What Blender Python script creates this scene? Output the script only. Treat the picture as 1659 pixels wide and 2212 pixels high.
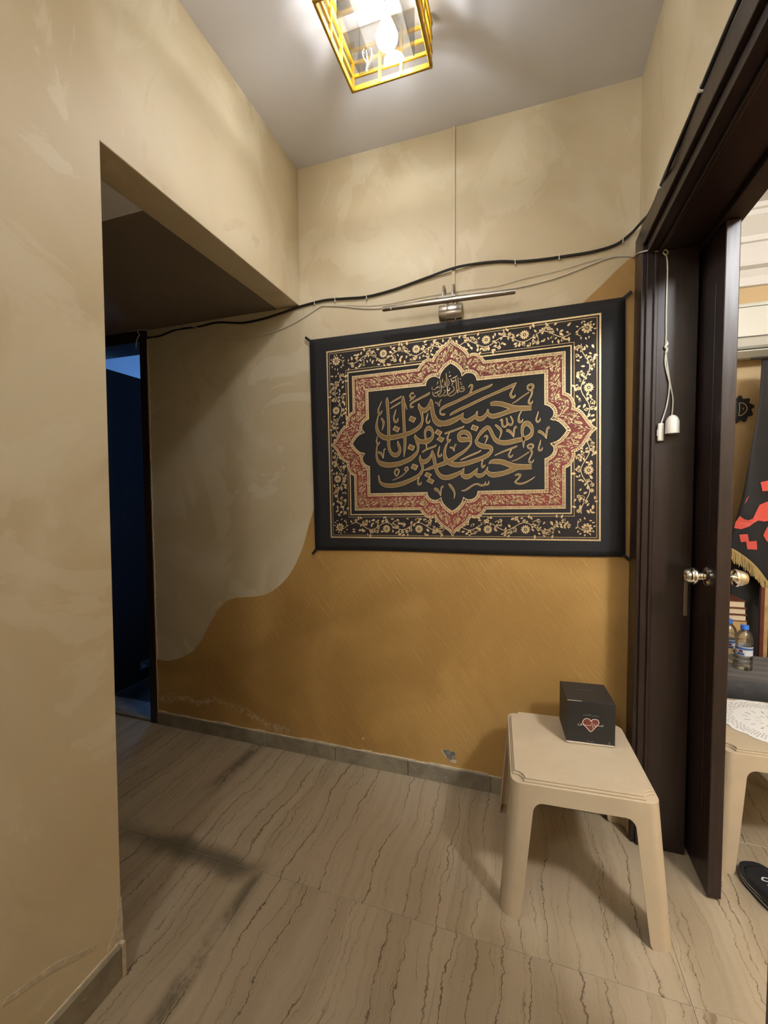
import bpy, bmesh, math, random
from mathutils import Vector, Matrix

for o in list(bpy.data.objects):
    bpy.data.objects.remove(o)
SC = bpy.context.scene
COL = SC.collection

# ------------------------------------------------------------------ camera
CAM_LOC = (1.0307, -1.8671, 1.3000)
YAW, PITCH, ROLL, FPX = 0.3170, 0.0445, -0.0058, 927.9
cam_d = bpy.data.cameras.new('camera')
cam_d.sensor_fit = 'HORIZONTAL'
cam_d.sensor_width = 36.0
cam_d.lens = 36.0 * FPX / 1659.0
cam_d.clip_start = 0.02
cam = bpy.data.objects.new('camera', cam_d)
COL.objects.link(cam)
_f = Vector((-math.sin(YAW), math.cos(YAW), 0)); _r = Vector((math.cos(YAW), math.sin(YAW), 0)); _u = Vector((0, 0, 1))
_f2 = math.cos(PITCH) * _f - math.sin(PITCH) * _u
_u2 = math.cos(PITCH) * _u + math.sin(PITCH) * _f
_r3 = math.cos(ROLL) * _r + math.sin(ROLL) * _u2
_u3 = math.cos(ROLL) * _u2 - math.sin(ROLL) * _r
cam.matrix_world = Matrix(((_r3.x, _u3.x, -_f2.x, CAM_LOC[0]), (_r3.y, _u3.y, -_f2.y, CAM_LOC[1]),
                           (_r3.z, _u3.z, -_f2.z, CAM_LOC[2]), (0, 0, 0, 1)))
SC.camera = cam

# ------------------------------------------------------------------ world and exposure
wd = bpy.data.worlds.new('world'); SC.world = wd; wd.use_nodes = True
wd.node_tree.nodes['Background'].inputs[0].default_value = (0.5, 0.55, 0.65, 1)
wd.node_tree.nodes['Background'].inputs[1].default_value = 0.02
SC.view_settings.view_transform = 'Standard'
SC.view_settings.look = 'None'
SC.view_settings.gamma = 1.0
SC.view_settings.use_curve_mapping = False
SC.view_settings.exposure = 1.0
BULB = 125.0            # radiance of the lantern's bulbs
ROOM_LAMP = 108.0        # radiance of the next room's ceiling lamp
HALL_LAMP = 20.0        # radiance of the hall's second lamp, behind the camera
DUSK = 4.5              # radiance of the washroom window

# ------------------------------------------------------------------ dimensions (metres)
W, H, HO, L, T = 1.4287, 2.825, 2.195, 1.020, 0.125
YB = -3.3               # wall behind the camera
R2 = 1.58               # far face of the right wall

# ------------------------------------------------------------------ helpers
ORG = {}
def root_org(o):
    return ORG.get(o.name, Vector((0, 0, 0))) if o else Vector((0, 0, 0))

def tag(o, label=None, cat=None, group=None, kind=None):
    if label: o['label'] = label
    if cat: o['category'] = cat
    if group: o['group'] = group
    if kind: o['kind'] = kind
    return o

def thing(name, loc, label=None, cat=None, group=None, rz=0.0, kind=None):
    e = bpy.data.objects.new(name, None)
    COL.objects.link(e)
    e.empty_display_size = 0.05
    e.location = loc
    e.rotation_euler = (0, 0, rz)
    ORG[e.name] = Vector(loc)
    return tag(e, label, cat, group, kind)

def copy_tree(o, parent=None):
    c = o.copy(); COL.objects.link(c); c.parent = parent
    for ch in list(o.children):
        copy_tree(ch, c)
    return c

class MB:
    def __init__(s):
        s.v = []; s.f = []
    def add(s, vs, fs):
        b = len(s.v); s.v += [tuple(q) for q in vs]; s.f += [tuple(i + b for i in f) for f in fs]
        return s
    def box(s, x0, x1, y0, y1, z0, z1):
        return s.add([(x0,y0,z0),(x1,y0,z0),(x1,y1,z0),(x0,y1,z0),(x0,y0,z1),(x1,y0,z1),(x1,y1,z1),(x0,y1,z1)],
                     [(0,3,2,1),(4,5,6,7),(0,1,5,4),(1,2,6,5),(2,3,7,6),(3,0,4,7)])
    def tube(s, pts, r, n=8, cap=True):
        pts = [Vector(p) for p in pts]; rs = r if isinstance(r, (list, tuple)) else [r] * len(pts)
        rings = []; up = None
        for i, p in enumerate(pts):
            d = (pts[min(i+1, len(pts)-1)] - pts[max(i-1, 0)])
            if d.length < 1e-9: d = Vector((0, 0, 1))
            d.normalize()
            if up is None:
                up = Vector((0, 0, 1)) if abs(d.z) < .9 else Vector((1, 0, 0))
            a = d.cross(up)
            if a.length < 1e-6: a = d.orthogonal()
            a.normalize(); b = a.cross(d).normalized(); up = b
            rings.append([p + rs[i] * (math.cos(2*math.pi*k/n) * a + math.sin(2*math.pi*k/n) * b) for k in range(n)])
        vs = [q for rg in rings for q in rg]; fs = []
        for i in range(len(rings)-1):
            for k in range(n):
                fs.append((i*n+k, i*n+(k+1) % n, (i+1)*n+(k+1) % n, (i+1)*n+k))
        if cap:
            fs.append(tuple(range(n-1, -1, -1))); fs.append(tuple((len(rings)-1)*n + k for k in range(n)))
        return s.add(vs, fs)
    def lathe(s, prof, c, axis='z', n=24):
        # prof: list of (r, h)
        vs = []; fs = []
        for r, h in prof:
            for k in range(n):
                a = 2*math.pi*k/n; p = (r*math.cos(a), r*math.sin(a), h)
                if axis == 'x': p = (h, r*math.cos(a), r*math.sin(a))
                elif axis == 'y': p = (r*math.cos(a), h, r*math.sin(a))
                vs.append((p[0]+c[0], p[1]+c[1], p[2]+c[2]))
        for i in range(len(prof)-1):
            for k in range(n):
                fs.append((i*n+k, i*n+(k+1) % n, (i+1)*n+(k+1) % n, (i+1)*n+k))
        fs.append(tuple(range(n))[::-1]); fs.append(tuple((len(prof)-1)*n+k for k in range(n)))
        return s.add(vs, fs)
    def prism(s, poly, a0, a1, axis='y'):
        # poly in the plane orthogonal to axis, extruded from a0 to a1
        n = len(poly)
        def P(q, a):
            return {'y': (q[0], a, q[1]), 'x': (a, q[0], q[1]), 'z': (q[0], q[1], a)}[axis]
        vs = [P(q, a0) for q in poly] + [P(q, a1) for q in poly]
        fs = [tuple(range(n)), tuple(range(2*n-1, n-1, -1))]
        for i in range(n):
            j = (i+1) % n; fs.append((i, i+n, j+n, j))
        return s.add(vs, fs)
    def build(s, name, mat, parent=None, smooth=False, bevel=0.0, world=True, fixn=True, loc=None, segs=2):
        off = root_org(parent) if (world and parent is not None) else Vector((0, 0, 0))
        if loc is not None: off = Vector(loc)
        me = bpy.data.meshes.new(name)
        me.from_pydata([(q[0]-off.x, q[1]-off.y, q[2]-off.z) for q in s.v], [], s.f)
        if fixn or bevel:
            bm = bmesh.new(); bm.from_mesh(me)
            if fixn: bmesh.ops.recalc_face_normals(bm, faces=bm.faces)
            if bevel:
                ed = [e for e in bm.edges if len(e.link_faces) == 2 and e.calc_face_angle(0) > 0.5]
                bmesh.ops.bevel(bm, geom=ed, offset=bevel, segments=segs, profile=0.5, affect='EDGES', clamp_overlap=True)
            bm.to_mesh(me); bm.free()
        if smooth:
            me.shade_smooth() if hasattr(me, 'shade_smooth') else None
            try: me.set_sharp_from_angle(angle=math.radians(38))
            except Exception: pass
        o = bpy.data.objects.new(name, me); COL.objects.link(o)
        if mat: me.materials.append(mat)
        if parent is not None:
            o.parent = parent
            ORG[o.name] = root_org(parent)
        if loc is not None:
            if parent is not None: o.location = Vector(loc) - root_org(parent)
            else: o.location = loc
            ORG[o.name] = Vector(loc)
        return o

def struct(o):
    o['kind'] = 'structure'; return o

def catmull(pts, m=6, closed=False):
    out = []; n = len(pts)
    rng = range(n) if closed else range(n-1)
    for i in rng:
        if closed: p0, p1, p2, p3 = pts[(i-1) % n], pts[i], pts[(i+1) % n], pts[(i+2) % n]
        else: p0, p1, p2, p3 = pts[max(i-1, 0)], pts[i], pts[i+1], pts[min(i+2, n-1)]
        for k in range(m):
            t = k/m
            out.append(tuple(0.5*((2*b) + (-a+c)*t + (2*a-5*b+4*c-d)*t*t + (-a+3*b-3*c+d)*t**3)
                             for a, b, c, d in zip(p0, p1, p2, p3)))
    if not closed: out.append(tuple(pts[-1]))
    return out

# ------------------------------------------------------------------ material node kit
class NT:
    def __init__(s, name):
        s.m = bpy.data.materials.new(name); s.m.use_nodes = True
        s.t = s.m.node_tree; s.b = s.t.nodes['Principled BSDF']; s.out = s.t.nodes['Material Output']
    def n(s, t, **kw):
        x = s.t.nodes.new(t)
        for k, v in kw.items(): setattr(x, k, v)
        return x
    def link(s, a, b): s.t.links.new(a, b)
    def put(s, sock, v):
        if hasattr(v, 'is_output') or isinstance(v, bpy.types.NodeSocket): s.link(v, sock)
        else: sock.default_value = v
    def math(s, op, a, b=None, c=None, clamp=False):
        x = s.n('ShaderNodeMath', operation=op); x.use_clamp = clamp
        s.put(x.inputs[0], a)
        if b is not None: s.put(x.inputs[1], b)
        if c is not None: s.put(x.inputs[2], c)
        return x.outputs[0]
    def noise(s, vec=None, scale=5, detail=2, rough=.5, dist=0, dim='3D', w=None):
        x = s.n('ShaderNodeTexNoise', noise_dimensions=dim)
        if vec is not None and dim != '1D': s.link(vec, x.inputs['Vector'])
        if w is not None: s.put(x.inputs['W'], w)
        x.inputs['Scale'].default_value = scale; x.inputs['Detail'].default_value = detail
        x.inputs['Roughness'].default_value = rough; x.inputs['Distortion'].default_value = dist
        return x.outputs[0]
    def coord(s, kind='Object'):
        return s.n('ShaderNodeTexCoord').outputs[kind]
    def pos(s):
        return s.n('ShaderNodeNewGeometry').outputs['Position']
    def sep(s, v):
        x = s.n('ShaderNodeSeparateXYZ'); s.link(v, x.inputs[0]); return x.outputs
    def comb(s, x, y, z):
        c = s.n('ShaderNodeCombineXYZ')
        for i, q in enumerate((x, y, z)): s.put(c.inputs[i], q)
        return c.outputs[0]
    def mapping(s, vec, scale=(1,1,1), rot=(0,0,0), loc=(0,0,0)):
        m = s.n('ShaderNodeMapping'); s.link(vec, m.inputs[0])
        m.inputs['Location'].default_value = loc; m.inputs['Rotation'].default_value = rot; m.inputs['Scale'].default_value = scale
        return m.outputs[0]
    def ramp(s, fac, stops):
        r = s.n('ShaderNodeValToRGB'); e = r.color_ramp.elements
        while len(e) < len(stops): e.new(.5)
        for q, (p, c) in zip(e, stops):
            q.position = p; q.color = (c[0], c[1], c[2], 1) if not isinstance(c, (int, float)) else (c, c, c, 1)
        s.link(fac, r.inputs[0]); return r.outputs[0]
    def mr(s, v, a, b, c=0.0, d=1.0, smooth=True):
        m = s.n('ShaderNodeMapRange'); m.interpolation_type = 'SMOOTHSTEP' if smooth else 'LINEAR'
        s.put(m.inputs[0], v)
        for i, q in enumerate((a, b, c, d)): m.inputs[i+1].default_value = q
        return m.outputs[0]
    def mix(s, fac, a, b, blend='MIX'):
        m = s.n('ShaderNodeMix', data_type='RGBA', blend_type=blend)
        s.put(m.inputs[0], fac)
        for i, q in ((6, a), (7, b)):
            if isinstance(q, tuple): m.inputs[i].default_value = (q[0], q[1], q[2], 1)
            else: s.link(q, m.inputs[i])
        return m.outputs[2]
    def bump(s, h, strength=.3, dist=.01):
        b = s.n('ShaderNodeBump'); b.inputs['Strength'].default_value = strength; b.inputs['Distance'].default_value = dist
        s.link(h, b.inputs['Height']); s.link(b.outputs[0], s.b.inputs['Normal'])
    def set(s, **kw):
        for k, v in kw.items():
            s.put(s.b.inputs[k.replace('_', ' ')], (v[0], v[1], v[2], 1) if isinstance(v, tuple) else v)
        return s.m

def plain(name, col, rough=.5, metal=0.0, spec=.5, var=.0, vscale=30, bump=0.0, bscale=200, coat=0.0):
    t = NT(name)
    if var > 0:
        nz = t.noise(t.coord(), vscale, 4, .6)
        t.put(t.b.inputs['Base Color'], t.ramp(nz, [(.3, tuple(c*(1-var) for c in col)), (.7, tuple(min(1, c*(1+var)) for c in col))]))
    else:
        t.b.inputs['Base Color'].default_value = (*col, 1)
    t.b.inputs['Roughness'].default_value = rough
    t.b.inputs['Metallic'].default_value = metal
    t.b.inputs['Specular IOR Level'].default_value = spec
    t.b.inputs['Coat Weight'].default_value = coat
    if bump > 0:
        t.bump(t.noise(t.coord(), bscale, 3, .6), bump, .002)
    return t.m

def emit(name, col, strength):
    t = NT(name)
    t.b.inputs['Base Color'].default_value = (.8, .8, .8, 1)
    t.b.inputs['Emission Color'].default_value = (*col, 1)
    t.b.inputs['Emission Strength'].default_value = strength
    return t.m

# ------------------------------------------------------------------ materials
def mat_cream():
    t = NT('cream_plaster'); p = t.pos()
    big = t.noise(p, .9, 4, .5, .8)
    pat = t.noise(t.mapping(p, (1, 1, .75), (.5, .5, .3)), 1.7, 5, .52, 1.2)
    edge = t.noise(t.mapping(p, (1, 1, .8), (.2, .9, .1), (4, 2, 7)), 2.1, 9, .62, 1.6)
    a = t.mix(t.mr(big, .38, .62), (.540, .440, .278), (.610, .514, .345))
    b = t.mix(t.math('MULTIPLY', t.mr(pat, .44, .64), .95), a, (.655, .572, .405))
    c = t.mix(t.math('MULTIPLY', t.mr(edge, .56, .595), .45), b, (.69, .615, .455))
    c = t.mix(t.math('MULTIPLY', t.mr(edge, .42, .36), .42), c, (.50, .415, .260))
    t.put(t.b.inputs['Base Color'], c)
    t.put(t.b.inputs['Roughness'], .48)
    t.b.inputs['Specular IOR Level'].default_value = .3
    h = t.math('ADD', t.math('MULTIPLY', t.noise(p, 60, 4, .6), .25), edge)
    t.bump(h, .10, .006)
    return t.m

def mat_ochre():
    t = NT('ochre_plaster'); p = t.pos(); x, y, z = t.sep(p)
    v = t.mapping(p, (1, 1, 1), (0, math.radians(38), 0))
    st = t.noise(t.mapping(v, (26, 1, 3.2)), 2.2, 6, .62, .6)
    st2 = t.noise(t.mapping(t.mapping(p, (1, 1, 1), (0, math.radians(25), 0)), (70, 1, 6)), 1.6, 4, .6, .4)
    cl = t.noise(p, 2.2, 4, .5, .6)
    col = t.mix(t.mr(cl, .36, .66), (.365, .208, .060), (.475, .285, .090))
    col = t.mix(t.math('MULTIPLY', t.mr(st, .56, .68), .18), col, (.58, .36, .12))
    # salt bloom creeping up from the skirting at the damp end of the wall
    z0 = t.math('ADD', t.mr(x, -.45, -.1, .170, .112), t.math('MULTIPLY', t.math('SUBTRACT', t.noise(p, 5, 3, .6), .5), .16))
    dz = t.math('ABSOLUTE', t.math('SUBTRACT', z, z0))
    band = t.math('MULTIPLY', t.mr(dz, .030, .004), t.mr(x, -.02, -.16))
    salt = t.math('MULTIPLY', band, t.mr(t.noise(p, 46, 8, .75, .8), .46, .58))
    col = t.mix(t.math('MULTIPLY', salt, .62), col, (.62, .50, .36))
    t.put(t.b.inputs['Base Color'], col)
    t.put(t.b.inputs['Roughness'], .45)
    t.b.inputs['Specular IOR Level'].default_value = .45
    hh = t.math('MULTIPLY', t.math('ADD', t.mr(st, .5, .72), t.math('MULTIPLY', t.mr(st2, .52, .75), .8)), t.mr(t.noise(p, 2.7, 3, .5), .35, .62, .25, 1.0))
    hh = t.math('ADD', hh, t.math('MULTIPLY', t.noise(p, 130, 3, .6), .35))
    t.bump(t.math('ADD', hh, t.math('MULTIPLY', salt, 1.5)), .27, .004)
    return t.m

def stone_col(t, p, rnd, k=1.0):
    x, y, z = t.sep(p)
    w1 = t.math('MULTIPLY', t.math('SUBTRACT', t.noise(p, 3.0, 2, .5), .5), .11)
    w2 = t.math('MULTIPLY', t.math('SUBTRACT', t.noise(p, 22, 5, .66), .5), .040)
    c = t.math('ADD', t.math('ADD', x, w1), t.math('ADD', w2, t.math('MULTIPLY', rnd, 53.0)))
    def vein(f, wid, seed):
        q = t.math('ADD', t.math('MULTIPLY', c, f), seed)
        ph = t.math('ADD', q, t.math('MULTIPLY', t.noise(dim='1D', w=t.math('MULTIPLY', q, .55), scale=1.0, detail=1.0), 1.6))
        d = t.math('ABSOLUTE', t.math('SUBTRACT', t.math('FRACT', ph), .5))
        amp = t.mr(t.noise(dim='1D', w=t.math('MULTIPLY', t.math('FLOOR', ph), 7.31), scale=1.0, detail=0.0), .30, .55)
        return t.math('MULTIPLY', t.mr(d, wid, wid*.12), amp)
    brk = t.mr(t.noise(t.mapping(p, (7, 2.6, 1)), 1.0, 3, .6), .30, .52)
    brk2 = t.mr(t.noise(t.mapping(p, (14, 5, 1), (0, 0, 0), (3, 7, 1)), 1.0, 3, .6), .42, .58)
    va = t.math('MULTIPLY', vein(15, .038, 3.0), brk)
    vb = t.math('MULTIPLY', vein(33, .055, 11.0), brk2)
    soft = t.noise(dim='1D', w=t.math('MULTIPLY', c, 9.0), scale=1.0, detail=3.0, rough=.6)
    cloud = t.noise(p, 4.5, 5, .6)
    base = t.mix(t.mr(soft, .30, .70), (.325*k, .255*k, .165*k), (.395*k, .318*k, .215*k))
    base = t.mix(t.math('MULTIPLY', t.mr(cloud, .40, .66), .5), base, (.37*k, .287*k, .190*k))
    base = t.mix(t.math('MULTIPLY', t.math('MULTIPLY', vein(71, .06, 5.0), brk), .40), base, (.22*k, .155*k, .090*k))
    base = t.mix(t.math('MULTIPLY', vb, .98), base, (.17*k, .118*k, .064*k))
    base = t.mix(t.math('MULTIPLY', va, .92), base, (.085*k, .058*k, .030*k))
    sp = t.mr(t.noise(p, 150, 3, .7), .60, .72)
    return t.mix(t.math('MULTIPLY', sp, .22), base, (.62*k, .52*k, .38*k))

def mat_floor():
    t = NT('veined_stone_tile'); p = t.coord('Object')
    oi = t.n('ShaderNodeObjectInfo')
    col = stone_col(t, p, oi.outputs['Random'])
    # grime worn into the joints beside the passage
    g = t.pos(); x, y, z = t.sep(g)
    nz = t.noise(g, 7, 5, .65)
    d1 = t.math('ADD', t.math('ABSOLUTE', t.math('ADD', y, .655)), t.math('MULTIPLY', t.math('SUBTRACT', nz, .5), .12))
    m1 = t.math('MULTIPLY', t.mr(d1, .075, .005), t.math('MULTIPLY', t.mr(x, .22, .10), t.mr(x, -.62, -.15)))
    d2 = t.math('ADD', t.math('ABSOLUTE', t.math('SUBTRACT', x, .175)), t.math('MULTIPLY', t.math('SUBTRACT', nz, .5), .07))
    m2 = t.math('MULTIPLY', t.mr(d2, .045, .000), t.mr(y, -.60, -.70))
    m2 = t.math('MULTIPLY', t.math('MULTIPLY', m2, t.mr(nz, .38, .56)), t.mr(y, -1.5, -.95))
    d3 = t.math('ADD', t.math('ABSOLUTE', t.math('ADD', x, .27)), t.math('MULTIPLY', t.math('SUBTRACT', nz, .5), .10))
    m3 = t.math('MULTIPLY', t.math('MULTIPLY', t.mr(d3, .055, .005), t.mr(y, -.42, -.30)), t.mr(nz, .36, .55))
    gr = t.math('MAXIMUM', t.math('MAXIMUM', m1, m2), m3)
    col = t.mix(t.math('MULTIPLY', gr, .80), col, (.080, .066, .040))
    t.put(t.b.inputs['Base Color'], col)
    t.put(t.b.inputs['Roughness'], t.mr(t.noise(p, 20, 4, .6), .3, .7, .30, .46))
    t.b.inputs['Specular IOR Level'].default_value = .4
    t.bump(t.noise(p, 90, 3, .6), .03, .002)
    return t.m

def mat_skirting():
    t = NT('grey_stone_skirting'); p = t.pos()
    nz = t.noise(p, 9, 7, .65, .4); fl = t.noise(p, 60, 6, .7)
    col = t.mix(t.mr(nz, .35, .68), (.190, .160, .110), (.300, .255, .175))
    col = t.mix(t.math('MULTIPLY', t.mr(fl, .60, .70), .5), col, (.50, .44, .33))
    t.put(t.b.inputs['Base Color'], col); t.b.inputs['Roughness'].default_value = .6
    t.bump(fl, .2, .002)
    return t.m

def mat_wood():
    t = NT('dark_stained_wood'); p = t.pos()
    g = t.noise(t.mapping(p, (40, 40, 2.4)), 2.0, 6, .6, .5)
    t.put(t.b.inputs['Base Color'], t.ramp(g, [(.28, (.012, .0065, .0055)), (.62, (.026, .0135, .0105)), (.85, (.045, .025, .018))]))
    t.put(t.b.inputs['Roughness'], t.mr(g, .2, .8, .30, .42))
    t.b.inputs['Specular IOR Level'].default_value = .5
    t.bump(g, .05, .001)
    return t.m

def mat_ceiling(name='ceiling_paint', a=(.72, .72, .775), b=(.77, .77, .825)):
    t = NT(name); p = t.pos()
    t.put(t.b.inputs['Base Color'], t.mix(t.mr(t.noise(p, 1.8, 4, .6), .3, .7), a, b))
    t.b.inputs['Roughness'].default_value = .75
    t.b.inputs['Specular IOR Level'].default_value = .2
    t.bump(t.noise(p, 60, 3, .6), .05, .004)
    return t.m

def mat_gold(name, col, rough, metal, bscale=500, bs=.5):
    t = NT(name); p = t.pos()
    nz = t.noise(p, bscale, 3, .7)
    t.put(t.b.inputs['Base Color'], t.mix(t.mr(nz, .40, .60), tuple(c*.62 for c in col), col))
    t.b.inputs['Metallic'].default_value = metal
    t.b.inputs['Roughness'].default_value = rough
    t.bump(nz, bs, .0012)
    return t.m

def mat_fabric(name, col, rough=.75, sheen=.3):
    t = NT(name); p = t.pos()
    w = t.noise(p, 3.0, 4, .55); f = t.noise(p, 420, 2, .6)
    t.put(t.b.inputs['Base Color'], t.mix(t.mr(w, .35, .65), tuple(c*.8 for c in col), tuple(c*1.25 for c in col)))
    t.b.inputs['Roughness'].default_value = rough
    t.b.inputs['Sheen Weight'].default_value = sheen
    t.bump(t.math('ADD', t.math('MULTIPLY', f, .25), t.math('MULTIPLY', t.noise(p, 5, 2, .5), 2.0)), .12, .006)
    return t.m

def mat_clear(name, tint=(1, 1, 1), gloss=.10, rough=.03):
    t = NT(name)
    tr = t.n('ShaderNodeBsdfTransparent'); tr.inputs[0].default_value = (*tint, 1)
    gl = t.n('ShaderNodeBsdfGlossy'); gl.inputs['Roughness'].default_value = rough
    fr = t.n('ShaderNodeFresnel'); fr.inputs[0].default_value = 1.45
    mx = t.n('ShaderNodeMixShader')
    t.put(mx.inputs[0], t.math('ADD', t.math('MULTIPLY', fr.outputs[0], .8), gloss * .3, clamp=True))
    t.link(tr.outputs[0], mx.inputs[1]); t.link(gl.outputs[0], mx.inputs[2]); t.link(mx.outputs[0], t.out.inputs['Surface'])
    return t.m

M = {}
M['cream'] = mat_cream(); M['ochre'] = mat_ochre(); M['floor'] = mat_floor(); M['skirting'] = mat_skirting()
M['wood'] = mat_wood(); M['ceiling'] = mat_ceiling(); M['ceil_shaded'] = mat_ceiling('passage_ceiling_shade', (.19, .155, .125), (.215, .175, .14))  # unlit far part of the passage ceiling: shade painted in as dark brown
M['ceil_white'] = mat_ceiling('white_ceiling_paint', (.78, .78, .78), (.82, .82, .82))
M['grout'] = plain('grout', (.42, .36, .26), .8)
M['gold'] = mat_gold('gold_foil', (.95, .72, .40), .30, .55)
M['gold_matte'] = mat_gold('gold_glitter', (.30, .195, .075), .42, .60, 700, .9)
M['gold_dim'] = mat_gold('gold_print', (.62, .44, .21), .36, .65)
M['black_cloth'] = mat_fabric('black_fabric', (.0060, .0060, .0075), .70, .06)
M['band_dark'] = plain('brown_black_print', (.011, .006, .007), .6)
M['tick'] = plain('brown_print', (.045, .022, .012), .6)
M['red'] = plain('red_print', (.235, .034, .026), .55, var=.2, vscale=8)
M['red_dark'] = plain('dark_red_print', (.055, .011, .010), .6)
M['cable'] = plain('black_cable', (.012, .011, .011), .45)
M['white_wire'] = plain('white_wire', (.62, .58, .49), .5)
M['white_plastic'] = plain('white_plastic', (.70, .66, .58), .4)
M['beige_plastic'] = plain('beige_plastic', (.50, .405, .275), .42, var=.05, vscale=12, bump=.04, bscale=300)
M['chrome'] = plain('polished_nickel', (.80, .77, .70), .10, 1.0)
M['steel'] = plain('brushed_nickel', (.52, .48, .42), .28, 1.0, var=.12, vscale=60)
M['lamp_steel'] = plain('satin_nickel', (.40, .36, .31), .30, 1.0)
M['lattice'] = plain('golden_wood', (.50, .29, .016), .45, var=.12, vscale=30)
M['box_black'] = plain('black_card', (.016, .0155, .0145), .5)
M['print_white'] = plain('white_print', (.72, .62, .52), .6)
M['print_grey'] = plain('grey_print', (.20, .19, .18), .6)
M['heart'] = plain('heart_red_print', (.16, .036, .028), .55)
M['acrylic'] = plain('clear_edge', (.55, .5, .42), .2)
M['pale_plaster'] = plain('pale_plaster', (.55, .47, .34), .8, var=.25, vscale=60, bump=.3, bscale=90)
M['cement'] = plain('grey_cement', (.19, .175, .15), .9, var=.5, vscale=70, bump=.6, bscale=80)
M['room2_wall'] = plain('buff_wall_paint', (.60, .44, .235), .6, var=.05, vscale=3)
M['white_gloss'] = plain('white_trim_paint', (.74, .73, .71), .4)
M['ac_white'] = plain('air_conditioner_white', (.66, .67, .61), .35)
M['ac_dark'] = plain('air_conditioner_slot', (.10, .095, .085), .5)
M['lettering_red'] = plain('coral_lettering', (.66, .085, .062), .6)
M['fringe'] = mat_gold('gold_fringe_thread', (.55, .40, .16), .55, .3)
M['book_cover'] = plain('maroon_book_cover', (.11, .028, .018), .45, var=.2)
M['paper'] = plain('book_pages', (.66, .55, .38), .8, var=.08, vscale=120)
M['cap_blue'] = plain('blue_cap', (.035, .16, .62), .4)
M['label_blue'] = plain('blue_label', (.06, .13, .34), .4)
M['label_white'] = plain('white_label', (.62, .66, .72), .4)
M['lace'] = plain('white_lace', (.78, .78, .76), .8)
M['pale_wood'] = plain('pale_wood', (.46, .29, .12), .5, var=.2, vscale=25)
M['rubber'] = plain('black_rubber', (.014, .015, .018), .5)
M['rubber_white'] = plain('white_rubber', (.62, .62, .62), .5)
M['water'] = mat_clear('clear_bottle', (.90, .93, .95), .35, .05)
M['glass'] = mat_clear('clear_glass', (.96, .96, .93), .0, .04)
M['bulb'] = emit('bulb_glow', (.95, .96, 1.0), BULB)
M['bulb_base'] = plain('bulb_collar', (.75, .75, .75), .4)
M['room_lamp'] = emit('room_lamp_glow', (.97, .98, 1.0), ROOM_LAMP)
M['hall_lamp'] = emit('hall_lamp_glow', (.95, .97, 1.0), HALL_LAMP)
M['dusk'] = emit('dusk_window', (.16, .42, 1.0), DUSK)
M['wash_wall'] = plain('washroom_tile_white', (.62, .64, .68), .5)
M['wash_floor'] = plain('washroom_floor_dark', (.035, .03, .028), .5)
M['threshold'] = plain('threshold_stone', (.30, .29, .28), .6, var=.3, vscale=40)

# ================================================================== THE SETTING
# ---- floor: one tile mesh shared by every tile
TX, TY = 0.6265, 0.65
fl = MB().box(-2.75, 3.45, YB, 1.2, -.06, -.0025).build('floor', M['grout'])
struct(fl)
tile_me = None
for i in range(-5, 6):
    for j in range(-6, 3):
        x0, y0 = .19 + TX*i, TY*j
        if y0 >= -.01 and x0 < 1.4: continue
        cx, cy = x0 + TX/2, y0 + TY/2
        if tile_me is None:
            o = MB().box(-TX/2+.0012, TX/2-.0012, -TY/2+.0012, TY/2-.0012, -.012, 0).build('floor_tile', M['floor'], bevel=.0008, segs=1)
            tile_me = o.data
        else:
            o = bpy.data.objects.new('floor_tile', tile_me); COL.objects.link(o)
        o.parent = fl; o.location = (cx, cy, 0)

# ---- walls
wb = MB()
wb.box(-.937, W, 0, .157, 0, H+.1)
wb.box(-2.75, -1.56, 0, .157, 0, H+.1)
wb.box(-1.56, -.937, 0, .157, 2.2, H+.1)
wall_back = struct(wb.build('wall_back', M['cream']))

wave = [(-.936, .372), (-.86, .369), (-.786, .390), (-.728, .416), (-.674, .452), (-.62, .515), (-.578, .585), (-.515, .678),
        (-.455, .735), (-.40, .757), (-.339, .766), (-.228, .785), (-.146, .830), (-.066, .912), (.001, 1.041), (.054, 1.201),
        (.15, 1.42), (.35, 1.60), (.60, 1.69), (.85, 1.77), (1.10, 1.92), (1.281, 2.072), (1.36, 2.145), (W, 2.200)]
wv = catmull(wave, 5)
MB().prism([(-.936, .05)] + wv + [(W, .05)], -.0025, 0).build('ochre_plaster', M['ochre'], wall_back)
rnd = random.Random(4)
def blob(cx, cz, rx, rz, n=14, jit=.35, seed=1):
    r = random.Random(seed)
    return [(cx + rx*(1+jit*(r.random()-.5)*2)*math.cos(2*math.pi*k/n), cz + rz*(1+jit*(r.random()-.5)*2)*math.sin(2*math.pi*k/n)) for k in range(n)]
MB().prism([(.688,.147),(.712,.151),(.728,.146),(.741,.150),(.748,.140),(.744,.128),(.749,.118),(.738,.106),(.722,.108),(.708,.120),(.698,.131)], -.0045, -.002).build('plaster_chip', M['cement'], wall_back)
MB().prism([(.722,.108),(.738,.113),(.750,.110),(.752,.100),(.738,.096),(.724,.099)], -.0055, -.002).build('plaster_flake', M['pale_plaster'], wall_back)
MB().prism([(.686,.148),(.696,.131),(.708,.120),(.704,.116),(.692,.129),(.682,.147)], -.005, -.002).build('plaster_flake', M['pale_plaster'], wall_back)
MB().prism(blob(-.789, .752, .017, .022, 12, .25, 7), -.002, 0).build('plaster_flake', M['pale_plaster'], wall_back)
MB().prism(blob(.308, .131, .007, .006, 9, .5, 9), -.004, -.002).build('plaster_flake', M['pale_plaster'], wall_back)
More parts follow.
